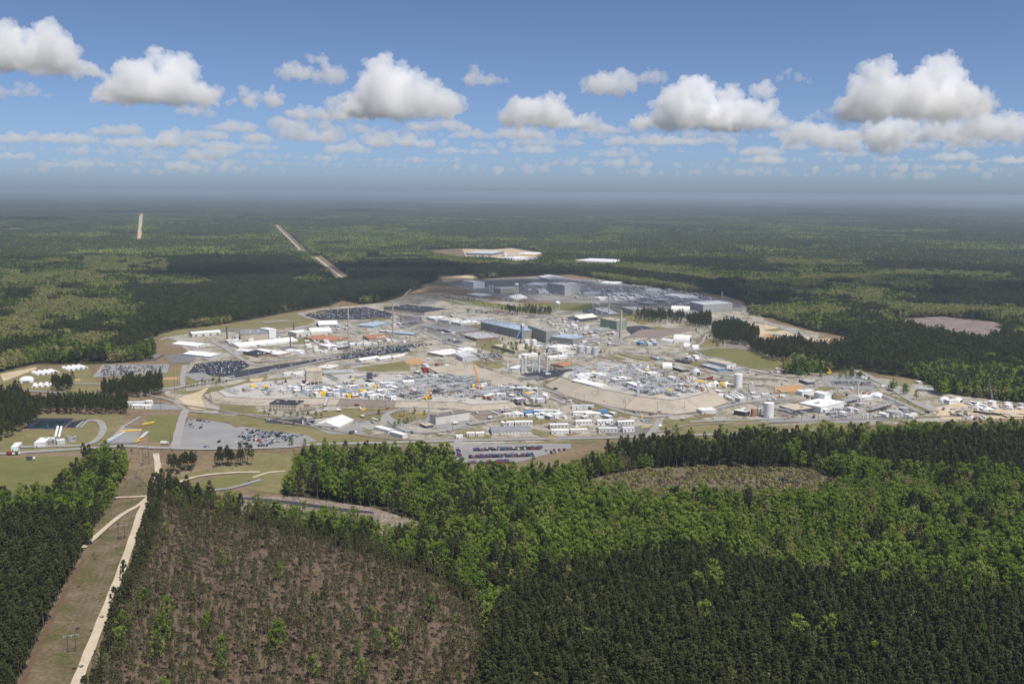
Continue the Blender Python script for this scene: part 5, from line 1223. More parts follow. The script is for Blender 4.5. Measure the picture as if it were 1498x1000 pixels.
truss('pipe_bridge', PT(5, 597, 705), PT(5, 722, 668), 4, 4, 'G', 'grey trussed pipe bridge left of the wide basin tank', 'pipe bridge', 6, 4, 5)
truss('pipe_bridge', PT(5, 440, 660), PT(5, 540, 640), 4, 4, 'S', 'pipe bridge from the white process hall to the slim white stack', 'pipe bridge', 5, 4, 5)
truss('pipe_bridge', PT(3, 1320, 320), PT(3, 1462, 300), 3, 2, 'S', 'overhead pipe bridge right of the blue clad block', 'pipe bridge', 6, 6, 6)
truss('stair_run', P(936, 597.5), P(958, 582, ZE), 3, 1.2, 'M', 'dark grey stair run up the slope of the right mound', 'stairs', 4, .8, ZE + .5)
truss('stair_run', P(475, 594), P(479, 583, ZW), 4, 1.2, 'M', 'dark grey ramp up the near embankment beside the office', 'stairs', 3, .8, ZW + .5)
root = stack_col = empty('support_column', P(*T(23, 850, 445), ZE)); tag(root, 'tall white elevator column at the front of the vessel house', 'column')
hc = height_at(*T(23, 850, 445), 175 / 9.094, ZE); MB().box(-1.7, 1.7, -1.7, 1.7, 0, hc).build('shaft', cm('S'), root); MB().box(-2, 2, -2, 2, hc + .004, hc + 1).build('head', cm('W'), root)
# blue chute tower between the concrete halls
root = empty('chute_tower', PT(3, 1015, 290), .7); tag(root, 'light blue steel chute tower between the two concrete halls', 'tower')
MB().box(-5, 5, -4, 4, 0, 9).build('lower_block', cm('Z'), root); MB().box(-2.5, 2.5, -3, 3, 9.004, 26).build('shaft', cm('L'), root); MB().box(-3.4, 3.4, -3.6, 3.6, 26.004, 30).build('head', cm('W'), root)
MB().tube((-14, 0, 3), (-2, 0, 22), 1.4, 1.4, 8).build('chute', cm('Z'), root)

# ------------------------------------------------------------------ cars
CARC = dict(white=(.70, .70, .70), silver=(.42, .43, .45), black=(.02, .02, .024), grey=(.14, .145, .155), blue=(.035, .06, .17), red=(.36, .02, .025), green=(.03, .09, .06), tan=(.35, .29, .2))
CARM = {k: paint('car_' + k, v, .3, .03, .5) for k, v in CARC.items()}
TYRE = paint('tyre', (.015, .015, .016), .8)
def car_mesh(col, style):
    mb = MB(); L, W2 = (4.7, .92) if style < 2 else (5.5, 1.0)
    prof = {0: [(-2.35, .35), (-2.35, .85), (-1.9, .98), (-1.1, 1.02), (1.05, .98), (2.2, .82), (2.35, .5), (2.35, .35)], 1: [(-2.3, .4), (-2.32, 1.05), (-2.1, 1.12), (1.1, 1.12), (2.2, .95), (2.32, .6), (2.32, .4)],
            2: [(-2.75, .45), (-2.75, 1.05), (-.55, 1.08), (1.3, 1.12), (2.6, 1.02), (2.72, .6), (2.72, .45)]}[style]
    n = len(prof); mb.add([(x, s * W2, z) for s in (-1, 1) for x, z in prof], [tuple(range(n - 1, -1, -1)), tuple(range(n, 2 * n))] + [(i, (i + 1) % n, n + (i + 1) % n, n + i) for i in range(n)])
    c = {0: (-1.55, -.95, .55, 1.15, 1.0, 1.45), 1: (-2.15, -1.9, .5, 1.2, 1.1, 1.75), 2: (-.75, -.5, .85, 1.4, 1.08, 1.78)}[style]
    a, b, cc, d, z0, z1 = c; w1 = W2 * .82
    mb.add([(a, -W2 * .95, z0), (d, -W2 * .95, z0), (d, W2 * .95, z0), (a, W2 * .95, z0), (b, -w1, z1), (cc, -w1, z1), (cc, w1, z1), (b, w1, z1)], [(0, 1, 5, 4), (1, 2, 6, 5), (2, 3, 7, 6), (3, 0, 4, 7)], 1)
    mb.add([(b, -w1, z1 + .01), (cc, -w1, z1 + .01), (cc, w1, z1 + .01), (b, w1, z1 + .01)], [(0, 1, 2, 3)])
    for x in (-L * .3, L * .3):
        for s in (-1, 1): mb.tube((x, s * (W2 - .18), .34), (x, s * (W2 + .02), .34), .34, .34, 10, True, 2)
    return mb.mesh('car', [CARM[col], GLASS, TYRE])
CARMESH = {}
CR = random.Random(42)
cars = []
def lot(t, s, place, dirpts, cols, pitch=2.75, rowgap=None, fill=.8, rows=None):
    """fill a parking area (pixels of tile t): rows run along dirpts"""
    pg = poly(t, s); w = [P(*p) for p in pg]; a, b = PT(t, *dirpts[:2]), PT(t, *dirpts[2:]); u = (b - a).normalized(); v = Vector((-u.y, u.x, 0)); o = w[0]
    us = [(p - o).dot(u) for p in w]; vs = [(p - o).dot(v) for p in w]; rowgap = rowgap or [5.4, 12.2]
    y = min(vs) + 2.8; k = 0
    while y < max(vs) - 1:
        x = min(us) + 1.6
        while x < max(us):
            q = o + u * x + v * y; X, Y = pix(q.x, q.y)
            if inside([X], [Y], pg)[0] and CR.random() < fill: cars.append((q.length, q, math.atan2(v.y, v.x) + (math.pi if k % 2 else 0) + CR.uniform(-.04, .04), CR.choice(cols), CR.choice((0, 0, 1, 1, 2)), place))
            x += pitch
        y += rowgap[k % len(rowgap)]; k += 1
MIX = ['white'] * 5 + ['silver'] * 5 + ['black'] * 4 + ['grey'] * 4 + ['blue'] * 2 + ['red', 'tan']
MIX2 = ['black'] * 5 + ['grey'] * 5 + ['blue'] * 3 + ['silver'] * 3 + ['white'] * 3 + ['red', 'tan']
DK = ['black'] * 6 + ['blue'] * 4 + ['grey'] * 3 + ['red'] * 4 + ['green', 'white', 'silver']
lot(3, '740,905 1125,895 1130,915 740,925', 'in the top row of the car park behind the green wood', (740, 915, 1125, 905), DK, 2.5, [5.3, 50], .93); lot(3, '715,935 1080,925 1080,955 715,965', 'in the middle rows of the car park behind the green wood', (715, 950, 1080, 940), DK, 2.5, [5.3, 40], .95)
lot(3, '720,968 960,960 940,992 725,995', 'in the bottom rows of the car park behind the green wood', (720, 980, 960, 970), DK, 2.5, [5.3, 40], .95); lot(3, '642,905 672,905 680,960 650,960', 'in the column left of the car park behind the green wood', (655, 905, 668, 960), DK, 2.8, [40], .9)
lot(3, '1120,915 1290,905 1290,940 1200,950', 'half hidden behind the green wood', (1120, 925, 1290, 915), DK, 3, [9], .3)
lot(2, '540,805 860,835 780,860 490,845', 'in the crowded part of the big pale car park', (540, 810, 850, 838), MIX, 2.8, [5.5, 9], .72); lot(2, '490,850 780,862 700,890 450,885', 'in the lower rows of the big pale car park', (500, 860, 760, 870), MIX, 2.8, [6, 10], .52)
lot(2, '230,742 330,752 330,760 225,750', 'in the short top row of the big pale car park', (230, 742, 330, 755), MIX, 3, [30], .9); lot(2, '190,765 330,775 310,805 190,800', 'in the sparse left part of the big pale car park', (190, 770, 320, 780), MIX, 3, [7, 12], .22); lot(2, '370,850 470,870 460,905 300,905', 'near the lower edge of the big pale car park', (330, 890, 460, 895), MIX, 3.2, [9, 14], .10); lot(2, '590,882 720,880 700,895 600,900', 'in the last row of the big pale car park', (600, 890, 710, 885), MIX, 3, [20], .7)
lot(1, '560,500 590,445 925,440 915,470 690,495', 'in the grey car park at the forest edge', (560, 470, 920, 455), MIX, 2.9, [5.4, 10], .62); lot(2, '225,478 258,435 420,418 525,415 545,440 480,470 380,502', 'in the dark car park left of the long band', (258, 440, 520, 420), MIX2, 2.9, [5.4, 10], .55)
lot(2, '760,448 930,412 1462,325 1462,355 940,418 780,452', 'in the long dark car park band', (780, 447, 1462, 335), MIX2, 2.9, [5.4, 10], .55); lot(2, '870,160 970,135 1205,118 1360,150 1335,175 970,180', 'in the far dark car park at the back', (870, 160, 1340, 135), MIX2, 3, [5.4, 14], .5); lot(3, '10,350 500,318 515,328 0,410', 'in the right end of the long dark band', (10, 375, 510, 322), MIX, 3, [5.4, 10], .5)
lot(2, '650,748 880,745 920,755 890,780 660,760', 'in the small dark car park by the railway', (650, 750, 900, 755), MIX, 3, [5.6, 11], .32); lot(3, '565,297 655,292 672,314 575,320', 'beside the shaded offices', (565, 300, 660, 295), MIX, 3, [5.4, 10], .5); lot(3, '760,385 880,374 900,396 795,408', 'in the small middle car park', (760, 385, 880, 375), MIX, 3, [5.4, 10], .35)
lot(5, '375,532 595,538 630,556 385,548', 'in the row behind the white process hall', (375, 540, 600, 545), MIX, 3, [7], .65); lot(5, '1040,705 1150,700 1200,725 1060,730', 'in the right hand yard', (1040, 710, 1150, 705), MIX, 3.4, [8, 12], .5); lot(4, '560,230 700,230 700,236 560,236', 'in the dark yard', (560, 232, 700, 232), MIX, 6, [20], .4)
lot(7, '560,310 900,330 880,360 600,340', 'in the far shaded area', (560, 320, 880, 340), MIX, 3.2, [6, 14], .35); lot(3, '600,60 760,70 740,82 600,75', 'along the back road', (600, 65, 740, 75), MIX, 4, [14], .4); lot(3, '700,125 1000,150 1000,165 700,140', 'along the back of the longest hall', (700, 130, 1000, 155), MIX, 4, [12], .45); lot(3, '1010,470 1420,445 1420,452 1010,490', 'on the black yard', (1010, 480, 1400, 450), MIX, 7, [20], .4)
cars.sort(key=lambda c: c[0])
far_mb = {}
for i, (dd, q, rz, col, st, place) in enumerate(cars):
    if i < 300:
        me = CARMESH.setdefault((col, st), None) or car_mesh(col, st); CARMESH[(col, st)] = me
        o = bpy.data.objects.new('parked_car', me); COL.objects.link(o); o.location = (q.x, q.y, .62); o.rotation_euler = (0, 0, rz); o.scale = (1.15, 1.15, 1.15)
        body = ['saloon', 'hatchback', 'pickup'][st]
        tag(o, '%s %s parked %s' % (col, body, place), 'car', '%s %ss %s' % (col, body, place))
    else:
        me = CARMESH.setdefault((col, st), None) or car_mesh(col, st); CARMESH[(col, st)] = me
        far_mb.setdefault(0, []).append((me, q, rz, col))
def far_cars():
    order = list(CARC); mb = MB(); mats = [CARM[k] for k in order] + [GLASS, TYRE]
    for me, q, rz, col in far_mb.get(0, []):
        c, s = math.cos(rz), math.sin(rz); ci = order.index(col)
        k = len(mb.v); mb.v += [(q.x + c * v.co.x - s * v.co.y, q.y + s * v.co.x + c * v.co.y, v.co.z + .62) for v in me.vertices]
        for p in me.polygons: mb.f.append(tuple(j + k for j in p.vertices)); mb.m.append([ci, len(order), len(order) + 1][p.material_index])
    tag(mb.build('distant_parked_cars', mats), kind='stuff')
far_cars()
print('cars', len(cars))
# lorries
def lorry(t, x, y, rz, mk, lab, L=9.0):
    root = empty('lorry', PT(t, x, y) + Vector((0, 0, .6)), rz); tag(root, lab, 'lorry')
    MB().box(-L / 2, L / 2 - 2.6, -1.25, 1.25, 1.0, 3.5).build('cargo_box', cm(mk), root); MB().box(L / 2 - 2.4, L / 2, -1.15, 1.15, .6, 2.7).build('cab', cm('W' if mk != 'W' else 'S'), root); MB().box(L / 2 - .9, L / 2 + .02, -1.0, 1.0, 1.7, 2.5).build('windscreen', GLASS, root)
    for xx in (-L * .36, -L * .2, L * .36):
        for s in (-1, 1): MB().tube((xx, s * .95, .5), (xx, s * 1.25, .5), .5, .5, 10).build('wheel', TYRE, root)
for q in ((1, 62, 945, -.05, 'X', 'red lorry on the road at the left edge'), (1, 95, 943, -.05, 'D', 'dark trailer lorry behind the red one on the left road'), (1, 175, 972, .1, 'D', 'dark pickup lorry in the left field'), (1, 928, 885, .1, 'W', 'white lorry on the front road before the pale car park'),
          (2, 1140, 825, .5, 'D', 'dark lorry at the mouth of the gravel lot'), (2, 1280, 800, .9, 'X', 'red lorry beside the white box trailers'), (22, 1020, 460, 2.4, 'D', 'dark lorry on the road under the right mound'), (22, 1140, 570, 2.4, 'S', 'silver lorry on the road between the mounds'), (22, 1200, 625, 2.4, 'W', 'white lorry next to the silver one between the mounds'),
          (23, 425, 548, .1, 'X', 'red truck under the front slope of the right mound'), (23, 560, 585, 2.5, 'S', 'silver truck behind the red one'), (22, 925, 262, .3, 'W', 'white lorry on the black yard'), (5, 555, 515, .6, 'W', 'white lorry at the top of the diagonal road, front'), (5, 575, 522, .6, 'W', 'white lorry at the top of the diagonal road, behind'), (5, 1010, 690, 1, 'Z', 'blue lorry by the diagonal road'), (5, 280, 735, 1.2, 'D', 'dark lorry in front of the white process hall'), (5, 670, 565, .3, 'W', 'white lorry on the pale yard')): lorry(*q)
# long dark trailers in the right hand yard, containers
for i, (x, y, n) in enumerate(((1225, 712, 'first'), (1275, 716, 'second'), (1335, 722, 'third'))):
    root = empty('flat_trailer', PT(5, x, y), 2.35); tag(root, 'long dark roofed trailer, %s from the left in the right hand yard' % n, 'trailer'); MB().box(-11, 11, -1.6, 1.6, .6, 3.4).build('box', cm('D'), root); MB().box(-11.1, 11.1, -1.7, 1.7, 3.404, 3.7).build('roof', cm('P'), root)
def container(t, x, y, rz, mk, lab, grp, L=12, z0=.5, hh=2.6):
    root = empty('container', PT(t, x, y, z0), rz); tag(root, lab, 'container', grp)
    MB().box(-L / 2, L / 2, -1.25, 1.25, 0, hh).build('body', cm(mk), root); MB().box(L / 2 + .01, L / 2 + .1, -1.1, 1.1, .2, hh - .2).build('door', cm('G'), root)
for i in range(9): container(5, 1062 + i * 16, 690 - i * .6, .05, 'S' if i % 3 else 'G', 'grey container in the row across the right hand yard', 'grey containers across the right hand yard', 6)
for i in range(7): container(5, 1130 + i * 18, 735 + (i % 2) * 8, .3 * i, 'GSWD'[i % 4], 'container or crate at the lower edge of the right hand yard', 'containers at the lower edge of the right hand yard', 7)
# storage yard by the front road: pipes, orange and yellow stacks
def stackrow(t, x0, y0, x1, y1, n, mk, lab, grp, rz, L, w=1.0, hh=1.4):
    for i in range(n):
        q = i / max(1, n - 1); root = empty('material_stack', PT(t, x0 + (x1 - x0) * q, y0 + (y1 - y0) * q, .6), rz); tag(root, lab, 'material stack', grp)
        for j in range(3): MB().tube((-L / 2, (j - 1) * w, w * .5), (L / 2, (j - 1) * w, w * .5), w * .48, w * .48, 8).build('pipe', cm(mk), root)
        MB().box(-L * .3, -L * .26, -w * 1.6, w * 1.6, w * .98, w * 1.1 + hh * .2).build('strap', cm('G'), root)
for q in ((1, 610, 862, 690, 822, 6, 'S', 'grey pipe bundle at the left of the storage yard', 'grey pipe bundles', 1.35, 8, 1.3), (1, 682, 812, 782, 806, 6, 'Y', 'orange pipe bundle in the middle row of the storage yard', 'orange pipe bundles', 1.4, 7, 1.1), (1, 812, 772, 855, 764, 4, 'Y', 'yellow bundle at the upper right of the storage yard', 'yellow bundles', 1.4, 9, 1.2),
          (1, 705, 780, 780, 735, 6, 'G', 'grey pipe bundle at the back of the storage yard', 'back grey bundles', 1.4, 7, 1.1), (1, 772, 868, 785, 852, 2, 'Y', 'bright yellow bundle at the lower right of the storage yard', 'lower yellow bundles', 1.4, 9, 1.2), (1, 790, 850, 822, 820, 5, 'S', 'silver bundle on the right side of the storage yard', 'right silver bundles', 1.4, 8, 1.1), (1, 600, 874, 660, 850, 5, 'L', 'bluish pipe bundle at the lower left of the storage yard', 'bluish pipe bundles', 1.35, 7, 1.1)): stackrow(*q)
# ------------------------------------------------------------------ plant clutter
def skid(rng, sc=1.0):
    """a small process unit: base, vessel, pipe loops, frame"""
    mb = MB(); w, d, h = rng.uniform(2, 5) * sc, rng.uniform(2, 4) * sc, rng.uniform(1.5, 4.5) * sc
    mb.box(-w, w, -d, d, 0, .4); mb.tube((-w * .5, 0, .4), (-w * .5, 0, h), d * .35, d * .35, 10, True, 1); mb.tube((0, -d * .5, h * .45), (w * .9, -d * .5, h * .45), d * .28, d * .28, 10, True, 1)
    for i in range(5):
        x, y = rng.uniform(-w, w), rng.uniform(-d, d); mb.tube((x, y, .3), (x, y, h * rng.uniform(.6, 1.3)), .18, .18, 5, True, 2); mb.tube((x, y, h * .6), (rng.uniform(-w, w), y, h * .6), .15, .15, 5, True, 2)
    for sx in (-1, 1):
        for sy in (-1, 1): mb.tube((sx * w, sy * d, 0), (sx * w, sy * d, h), .14, .14, 4, True, 2)
        mb.tube((sx * w, -d, h), (sx * w, d, h), .14, .14, 4, True, 2)
    return mb
def hut(rng, sc=1.0):
    mb = MB(); w, d, h = rng.uniform(1.6, 4.5) * sc, rng.uniform(1.5, 2.6) * sc, rng.uniform(2.2, 3.4) * sc
    mb.box(-w, w, -d, d, 0, h); mb.box(-w - .15, w + .15, -d - .15, d + .15, h + .004, h + .25, 1); mb.box(-w * .5, -w * .5 + 1, -d - .06, -d - .01, 0, 2.0, 2); mb.box(w * .2, w * .2 + .9, -.4, .4, h + .254, h + .9, 1)
    return mb
def pipework(rng, L):
    mb = MB(); n = int(L / 6)
    for i in range(n + 1):
        x = -L / 2 + i * 6
        for y in (-1.6, 1.6): mb.tube((x, y, 0), (x, y, 4.6), .16, .16, 4)
        mb.tube((x, -1.6, 3.2), (x, 1.6, 3.2), .14, .14, 4); mb.tube((x, -1.6, 4.5), (x, 1.6, 4.5), .14, .14, 4)
    for j in range(5): mb.tube((-L / 2, -1.3 + j * .65, 3.5 + (j % 2) * 1.2), (L / 2, -1.3 + j * .65, 3.5 + (j % 2) * 1.2), .22, .22, 6, True, 1)
    return mb
KR = random.Random(9)
SK = [skid(KR, KR.uniform(.8, 1.5)) for _ in range(7)]; HU = [hut(KR, KR.uniform(1.0, 1.9)) for _ in range(6)]; PW = [pipework(KR, L) for L in (18, 30, 42)]
VS = []
for _ in range(6):
    _m = MB()
    for _k in range(KR.choice((2, 3, 4))):
        _x = _k * 3.2 - 4; _h = KR.uniform(2.2, 5.5); _m.lathe([(1.2, .3), (1.2, _h), (.5, _h + .6)], 10, _x, 0, 1); _m.tube((_x, 1.2, .8), (_x, 3.0, .8), .2, .2, 5, True, 2)
    _m.tube((-5, 3.0, .8), (7, 3.0, .8), .25, .25, 5, True, 2); _m.box(-5.5, 7.5, -1.8, 3.6, 0, .3); VS.append(_m)
_km = {}
def unit(kind, i, mk, z0, q, rz, name, lab, cat, grp):
    key = (kind, i, mk)
    if key not in _km:
        src = {'vess': VS, 'skid': SK, 'hut': HU, 'pipe': PW}[kind][i]; mats = {'vess': [cm('C'), cm(mk), cm('M')], 'skid': [cm('C'), cm(mk), cm('M')], 'hut': [cm(mk), cm(mk if mk in 'YXZ' else 'W'), DOORM], 'pipe': [cm(mk), cm('S' if mk != 'D' else 'M')]}[kind]
        _km[key] = src.mesh(name, mats)
    o = bpy.data.objects.new(name, _km[key]); COL.objects.link(o); o.location = (q.x, q.y, z0); o.rotation_euler = (0, 0, rz); tag(o, lab, cat, grp)
COLW = dict(W='white', O='off white', Y='yellow', S='silver', G='grey', M='dark grey', D='charcoal', U='rusty', T='tan', Z='blue', X='red', E='teal', B='beige', L='blue grey', N='green', R='brick red', A='orange')
def clutter(t, s, n, kinds, cols, z0, where, minsep=5):
    far = t in (6, 7)
    pg = poly(t, s); xs = [p[0] for p in pg]; ys = [p[1] for p in pg]; done = []; tries = 0
    while len(done) < n and tries < n * 40:
        tries += 1; x, y = KR.uniform(min(xs), max(xs)), KR.uniform(min(ys), max(ys))
        if not inside([x], [y], pg)[0]: continue
        q = P(x, y, z0)
        if any((q - r).length < minsep for r in done): continue
        done.append(q); k = KR.choice(kinds); mk = KR.choice(cols); rz = math.radians(KR.choice((35, -55, 35, 125))) + KR.uniform(-.1, .1)
        if k == 'pipe': unit(k, KR.randrange(3), mk if mk in 'SGMD' else 'G', z0, q, rz, 'pipe_rack', 'steel pipe rack %s' % where, 'pipe rack', 'pipe racks ' + where)
        elif k == 'hut': unit(k, KR.randrange(6), mk, z0, q, rz, 'far_shed' if far else 'equipment_hut', '%s %s %s' % (COLW[mk], 'flat shed' if far else 'equipment hut', where), 'shed' if far else 'hut', '%s huts %s' % (COLW[mk], where))
        elif k == 'vess': unit(k, KR.randrange(6), mk, z0, q, rz, 'vessel_group', '%s upright vessels %s' % (COLW[mk], where), 'vessels', '%s vessel groups %s' % (COLW[mk], where))
        else: unit(k, KR.randrange(7), mk, z0, q, rz, 'process_unit' if z0 else 'plant_unit', '%s process unit with pipes %s' % (COLW[mk], where), 'process unit', '%s process units %s' % (COLW[mk], where))
clutter(24, '0,420 230,430 700,440 1000,400 1440,430 1440,590 700,555 180,545', 95, ['hut', 'hut', 'skid', 'vess', 'pipe'], 'WWWWWWOOOOGGSSSSTBYUZM', ZW, 'on the left half of the near tank farm', 7)
clutter(21, '100,490 250,280 480,250 820,280 1100,330 1440,380 1440,560 1050,570 880,470 560,560 150,560', 120, ['skid', 'vess', 'pipe', 'pipe', 'skid'], 'DDDDMMMGGGSSSWWY', ZW, 'among the dark pipework of the near tank farm', 5)
clutter(22, '0,400 250,430 590,420 760,460 900,560 860,620 540,620 300,600 0,560', 80, ['skid', 'vess', 'pipe', 'hut'], 'DDMMGGSSSWWWOOYU', ZW, 'at the right end of the near tank farm', 6)
clutter(23, '480,120 700,30 1000,60 1200,140 1420,230 1430,420 1050,430 900,320 700,240 500,280', 110, ['hut', 'vess', 'skid', 'skid', 'pipe'], 'WWWWWOOOSSSGGMYU', ZE, 'on the right mound', 7)
clutter(23, '510,260 680,300 850,420 1000,420 960,300 880,330 700,330', 22, ['skid', 'pipe', 'skid'], 'DDMMG', ZE, 'around the vessel house on the right mound', 4); clutter(23, '0,200 130,180 420,180 430,200 200,190 110,260', 14, ['hut'], 'WWWO', ZE, 'at the left end of the right mound', 5)
clutter(3, '1150,300 1320,290 1462,330 1462,420 1250,400 1100,400', 50, ['vess', 'vess', 'pipe'], 'WSSGGOTL', 0, 'right of the central works', 8); clutter(3, '1000,410 1160,410 1160,480 1000,482', 26, ['skid', 'pipe', 'skid'], 'SSNGW', 0, 'around the tall plant columns', 5)
clutter(3, '860,340 1060,300 1180,320 1100,380 900,395', 18, ['hut', 'skid'], 'WOSTG', 0, 'in front of the longest hall', 9); clutter(3, '1180,150 1462,230 1462,300 1330,290 1200,220', 40, ['hut', 'skid', 'pipe'], 'WOTTSGBU', 0, 'behind the blue clad block', 9)
clutter(4, '100,240 480,240 480,330 330,360 100,320', 60, ['vess', 'hut', 'pipe', 'pipe'], 'WOTGGSUB', 0, 'around the foot of the thick tan stack', 8); clutter(2, '880,290 1120,310 1460,270 1460,310 1000,360 860,350', 40, ['hut', 'skid', 'hut'], 'WWOSGT', 0, 'around the rust roofed halls', 9)
clutter(2, '470,285 620,290 620,305 480,310', 8, ['hut', 'skid'], 'WSG', 0, 'before the dark roofed hall', 6); clutter(2, '940,215 1160,210 1190,265 1120,275 900,270', 26, ['hut', 'skid', 'pipe'], 'WOSGTL', 0, 'behind the rust roofed halls', 9)
clutter(3, '310,175 440,165 450,195 330,230', 18, ['pipe', 'skid'], 'DDM', 0, 'in the dark switchyard', 7); clutter(3, '200,480 420,440 460,500 300,540', 0, ['hut'], 'W', 0, 'x'); clutter(1, '190,880 300,850 440,850 430,875 310,885', 12, ['skid', 'hut', 'skid'], 'SGGM', 0, 'beside the basin', 5)
clutter(4, '990,580 1100,590 1240,600 1230,650 1080,660 1000,640', 22, ['hut', 'skid'], 'WSSGZ', 0, 'under the tall white tank', 7); clutter(4, '890,520 1000,540 1100,560 1000,580 930,560', 14, ['hut', 'skid'], 'WYYSG', 0, 'by the white domes', 6)
clutter(5, '270,700 400,660 560,660 600,700 400,740', 30, ['skid', 'pipe', 'hut', 'skid'], 'MMGSDW', 0, 'right of the white process hall', 6); clutter(5, '80,690 200,690 240,680 250,705 120,735', 16, ['skid', 'pipe'], 'DMM', 0, 'below the beige flat roof', 4); clutter(5, '640,700 850,710 850,740 650,740', 12, ['hut', 'skid'], 'WSG', 0, 'around the grey basin tanks', 6)
clutter(5, '1150,655 1450,665 1450,690 1180,690', 22, ['hut', 'skid'], 'WSGDO', 0, 'at the back of the right hand yard', 7); clutter(6, '700,310 1050,360 1400,380 1490,330 1200,280 900,280', 90, ['hut', 'hut', 'skid', 'pipe'], 'SSGGWLM', 0, 'in the left half of the shaded far area', 15); clutter(7, '240,330 500,300 800,360 950,420 700,420 300,400', 90, ['hut', 'hut', 'skid', 'pipe'], 'SSGGWLM', 0, 'in the right half of the shaded far area', 15)
clutter(6, '420,140 590,125 830,140 800,175 620,170', 44, ['hut', 'hut', 'skid'], 'WWOSSG', 0, 'on the most distant cleared site', 16); clutter(22, '330,740 1200,700 1440,680 1440,760 1100,820 740,800', 0, ['hut'], 'W', 0, 'x'); 
clutter(3, '520,165 770,170 770,215 540,215', 24, ['hut', 'skid'], 'WOSGT', 0, 'in the cluster behind the longest hall', 10); clutter(4, '940,395 960,420 880,420 860,400', 6, ['hut'], 'GSL', 0, 'under the conveyor', 6); clutter(4, '560,300 700,310 690,340 600,330', 14, ['hut', 'skid'], 'ZSWL', 0, 'on the open ground left of the arched halls', 9)
clutter(3, '430,440 560,440 620,470 520,500 420,490', 16, ['hut', 'skid'], 'DWGSX', 0, 'behind the near tank farm', 8); clutter(27, '180,190 700,170 980,170 980,215 400,215', 16, ['hut'], 'WSGZ', 0, 'between the trailers', 8)
# ---- smaller things spread over both farms and the rest of the works
def box_stack(rng):
    mb = MB(); k = rng.choice((1, 2, 3))
    for j in range(k):
        w, d, h = rng.uniform(.8, 2.6), rng.uniform(.8, 1.6), rng.uniform(.8, 2.2); x = j * 3.4 - 3
        mb.box(x - w / 2, x + w / 2, -d, d, .15, h, 1); mb.box(x - w / 2 - .1, x + w / 2 + .1, -d - .1, d + .1, 0, .146); mb.box(x - w / 2 - .05, x + w / 2 + .05, -d - .05, d + .05, h + .004, h + .12)
    return mb
def canopy(rng):
    mb = MB(); w, d, h = rng.uniform(2, 4), rng.uniform(2, 3), rng.uniform(2.4, 3.2)
    for sx in (-1, 1):
        for sy in (-1, 1): mb.tube((sx * w, sy * d, 0), (sx * w, sy * d, h), .1, .1, 5)
    mb.gable(-w - .2, w + .2, -d - .2, d + .2, h + .004, h + 1.1, True, 1); return mb
def wheeled(rng):
    mb = MB(); L = rng.uniform(4, 8); mb.box(-L / 2, L / 2, -1.2, 1.2, .8, rng.uniform(2.2, 3.2), 1); mb.box(L / 2, L / 2 + 1.2, -.1, .1, .8, .95)
    for x in (-.9, .9):
        for s in (-1, 1): mb.tube((x, s * .95, .45), (x, s * 1.2, .45), .45, .45, 8, True, 2)
    return mb
BX = [box_stack(KR) for _ in range(6)]; CN = [canopy(KR) for _ in range(4)]; WH = [wheeled(KR) for _ in range(4)]
def spread(t, s, n, kinds, cols, z0, where, minsep=5):
    pg = poly(t, s); xs = [p[0] for p in pg]; ys = [p[1] for p in pg]; done = []; tries = 0
    while len(done) < n and tries < n * 30:
        tries += 1; x, y = KR.uniform(min(xs), max(xs)), KR.uniform(min(ys), max(ys))
        if not inside([x], [y], pg)[0] or (z0 == 0 and (inside([x], [y], [(p[0], p[1] + 3) for p in WEST])[0] or inside([x], [y], [(p[0], p[1] + 8) for p in EAST])[0])): continue
        q = P(x, y, z0)
        if any((q - r).length < minsep for r in done): continue
        done.append(q); k = KR.choice(kinds); mk = KR.choice(cols); rz = math.radians(KR.choice((35, -55))) + KR.uniform(-.15, .15)
        src, nm, cat = {'box': (BX, 'crate_stack', 'crates'), 'canopy': (CN, 'work_canopy', 'canopy'), 'wheel': (WH, 'work_trailer', 'trailer')}[k]
        i = KR.randrange(len(src)); key = (k, i, mk)
        if key not in _km: _km[key] = src[i].mesh(nm, [cm('M'), cm(mk), TYRE])
        o = bpy.data.objects.new(nm, _km[key]); COL.objects.link(o); o.location = (q.x, q.y, z0 + .35); o.rotation_euler = (0, 0, rz)
        tag(o, '%s %s %s' % (COLW[mk], {'box': 'stacked crates', 'canopy': 'canopy shelter', 'wheel': 'work trailer on wheels'}[k], where), cat, '%s %s %s' % (COLW[mk], cat, where))
WF = '326,572 372,581 440,579 580,583 688,589 740,586 784,577 764,567 720,564 697,556 650,549 600,551 520,549 440,557 360,563'
EF = '828,549 858,559 904,570 955,578 985,581 1003,578 1033,571 1026,561 1000,554 930,537 880,530 850,540'
spread(0, WF, 110, ['box', 'wheel', 'canopy', 'box'], 'WWOOSSGGMMDTYUB', ZW, 'on the near tank farm', 5); spread(0, EF, 90, ['box', 'wheel', 'canopy', 'box'], 'WWOOSSGGMTYU', ZE, 'on the right mound', 5)
clutter(0, EF, 60, ['skid', 'vess', 'pipe', 'pipe'], 'WOSSGGMMT', ZE, 'along the edge of the right mound', 8); clutter(0, WF, 60, ['pipe', 'pipe', 'vess', 'skid'], 'SGMMDDW', ZW, 'across the near tank farm', 8)
spread(0, '300,500 560,470 700,470 860,480 1000,500 1100,530 1230,560 1240,610 1000,625 760,632 560,640 400,620 420,560 640,530', 260, ['box', 'wheel', 'box', 'canopy', 'wheel'], 'WWOSSGGMMDDTUBRL', 0, 'on open ground of the works', 8)
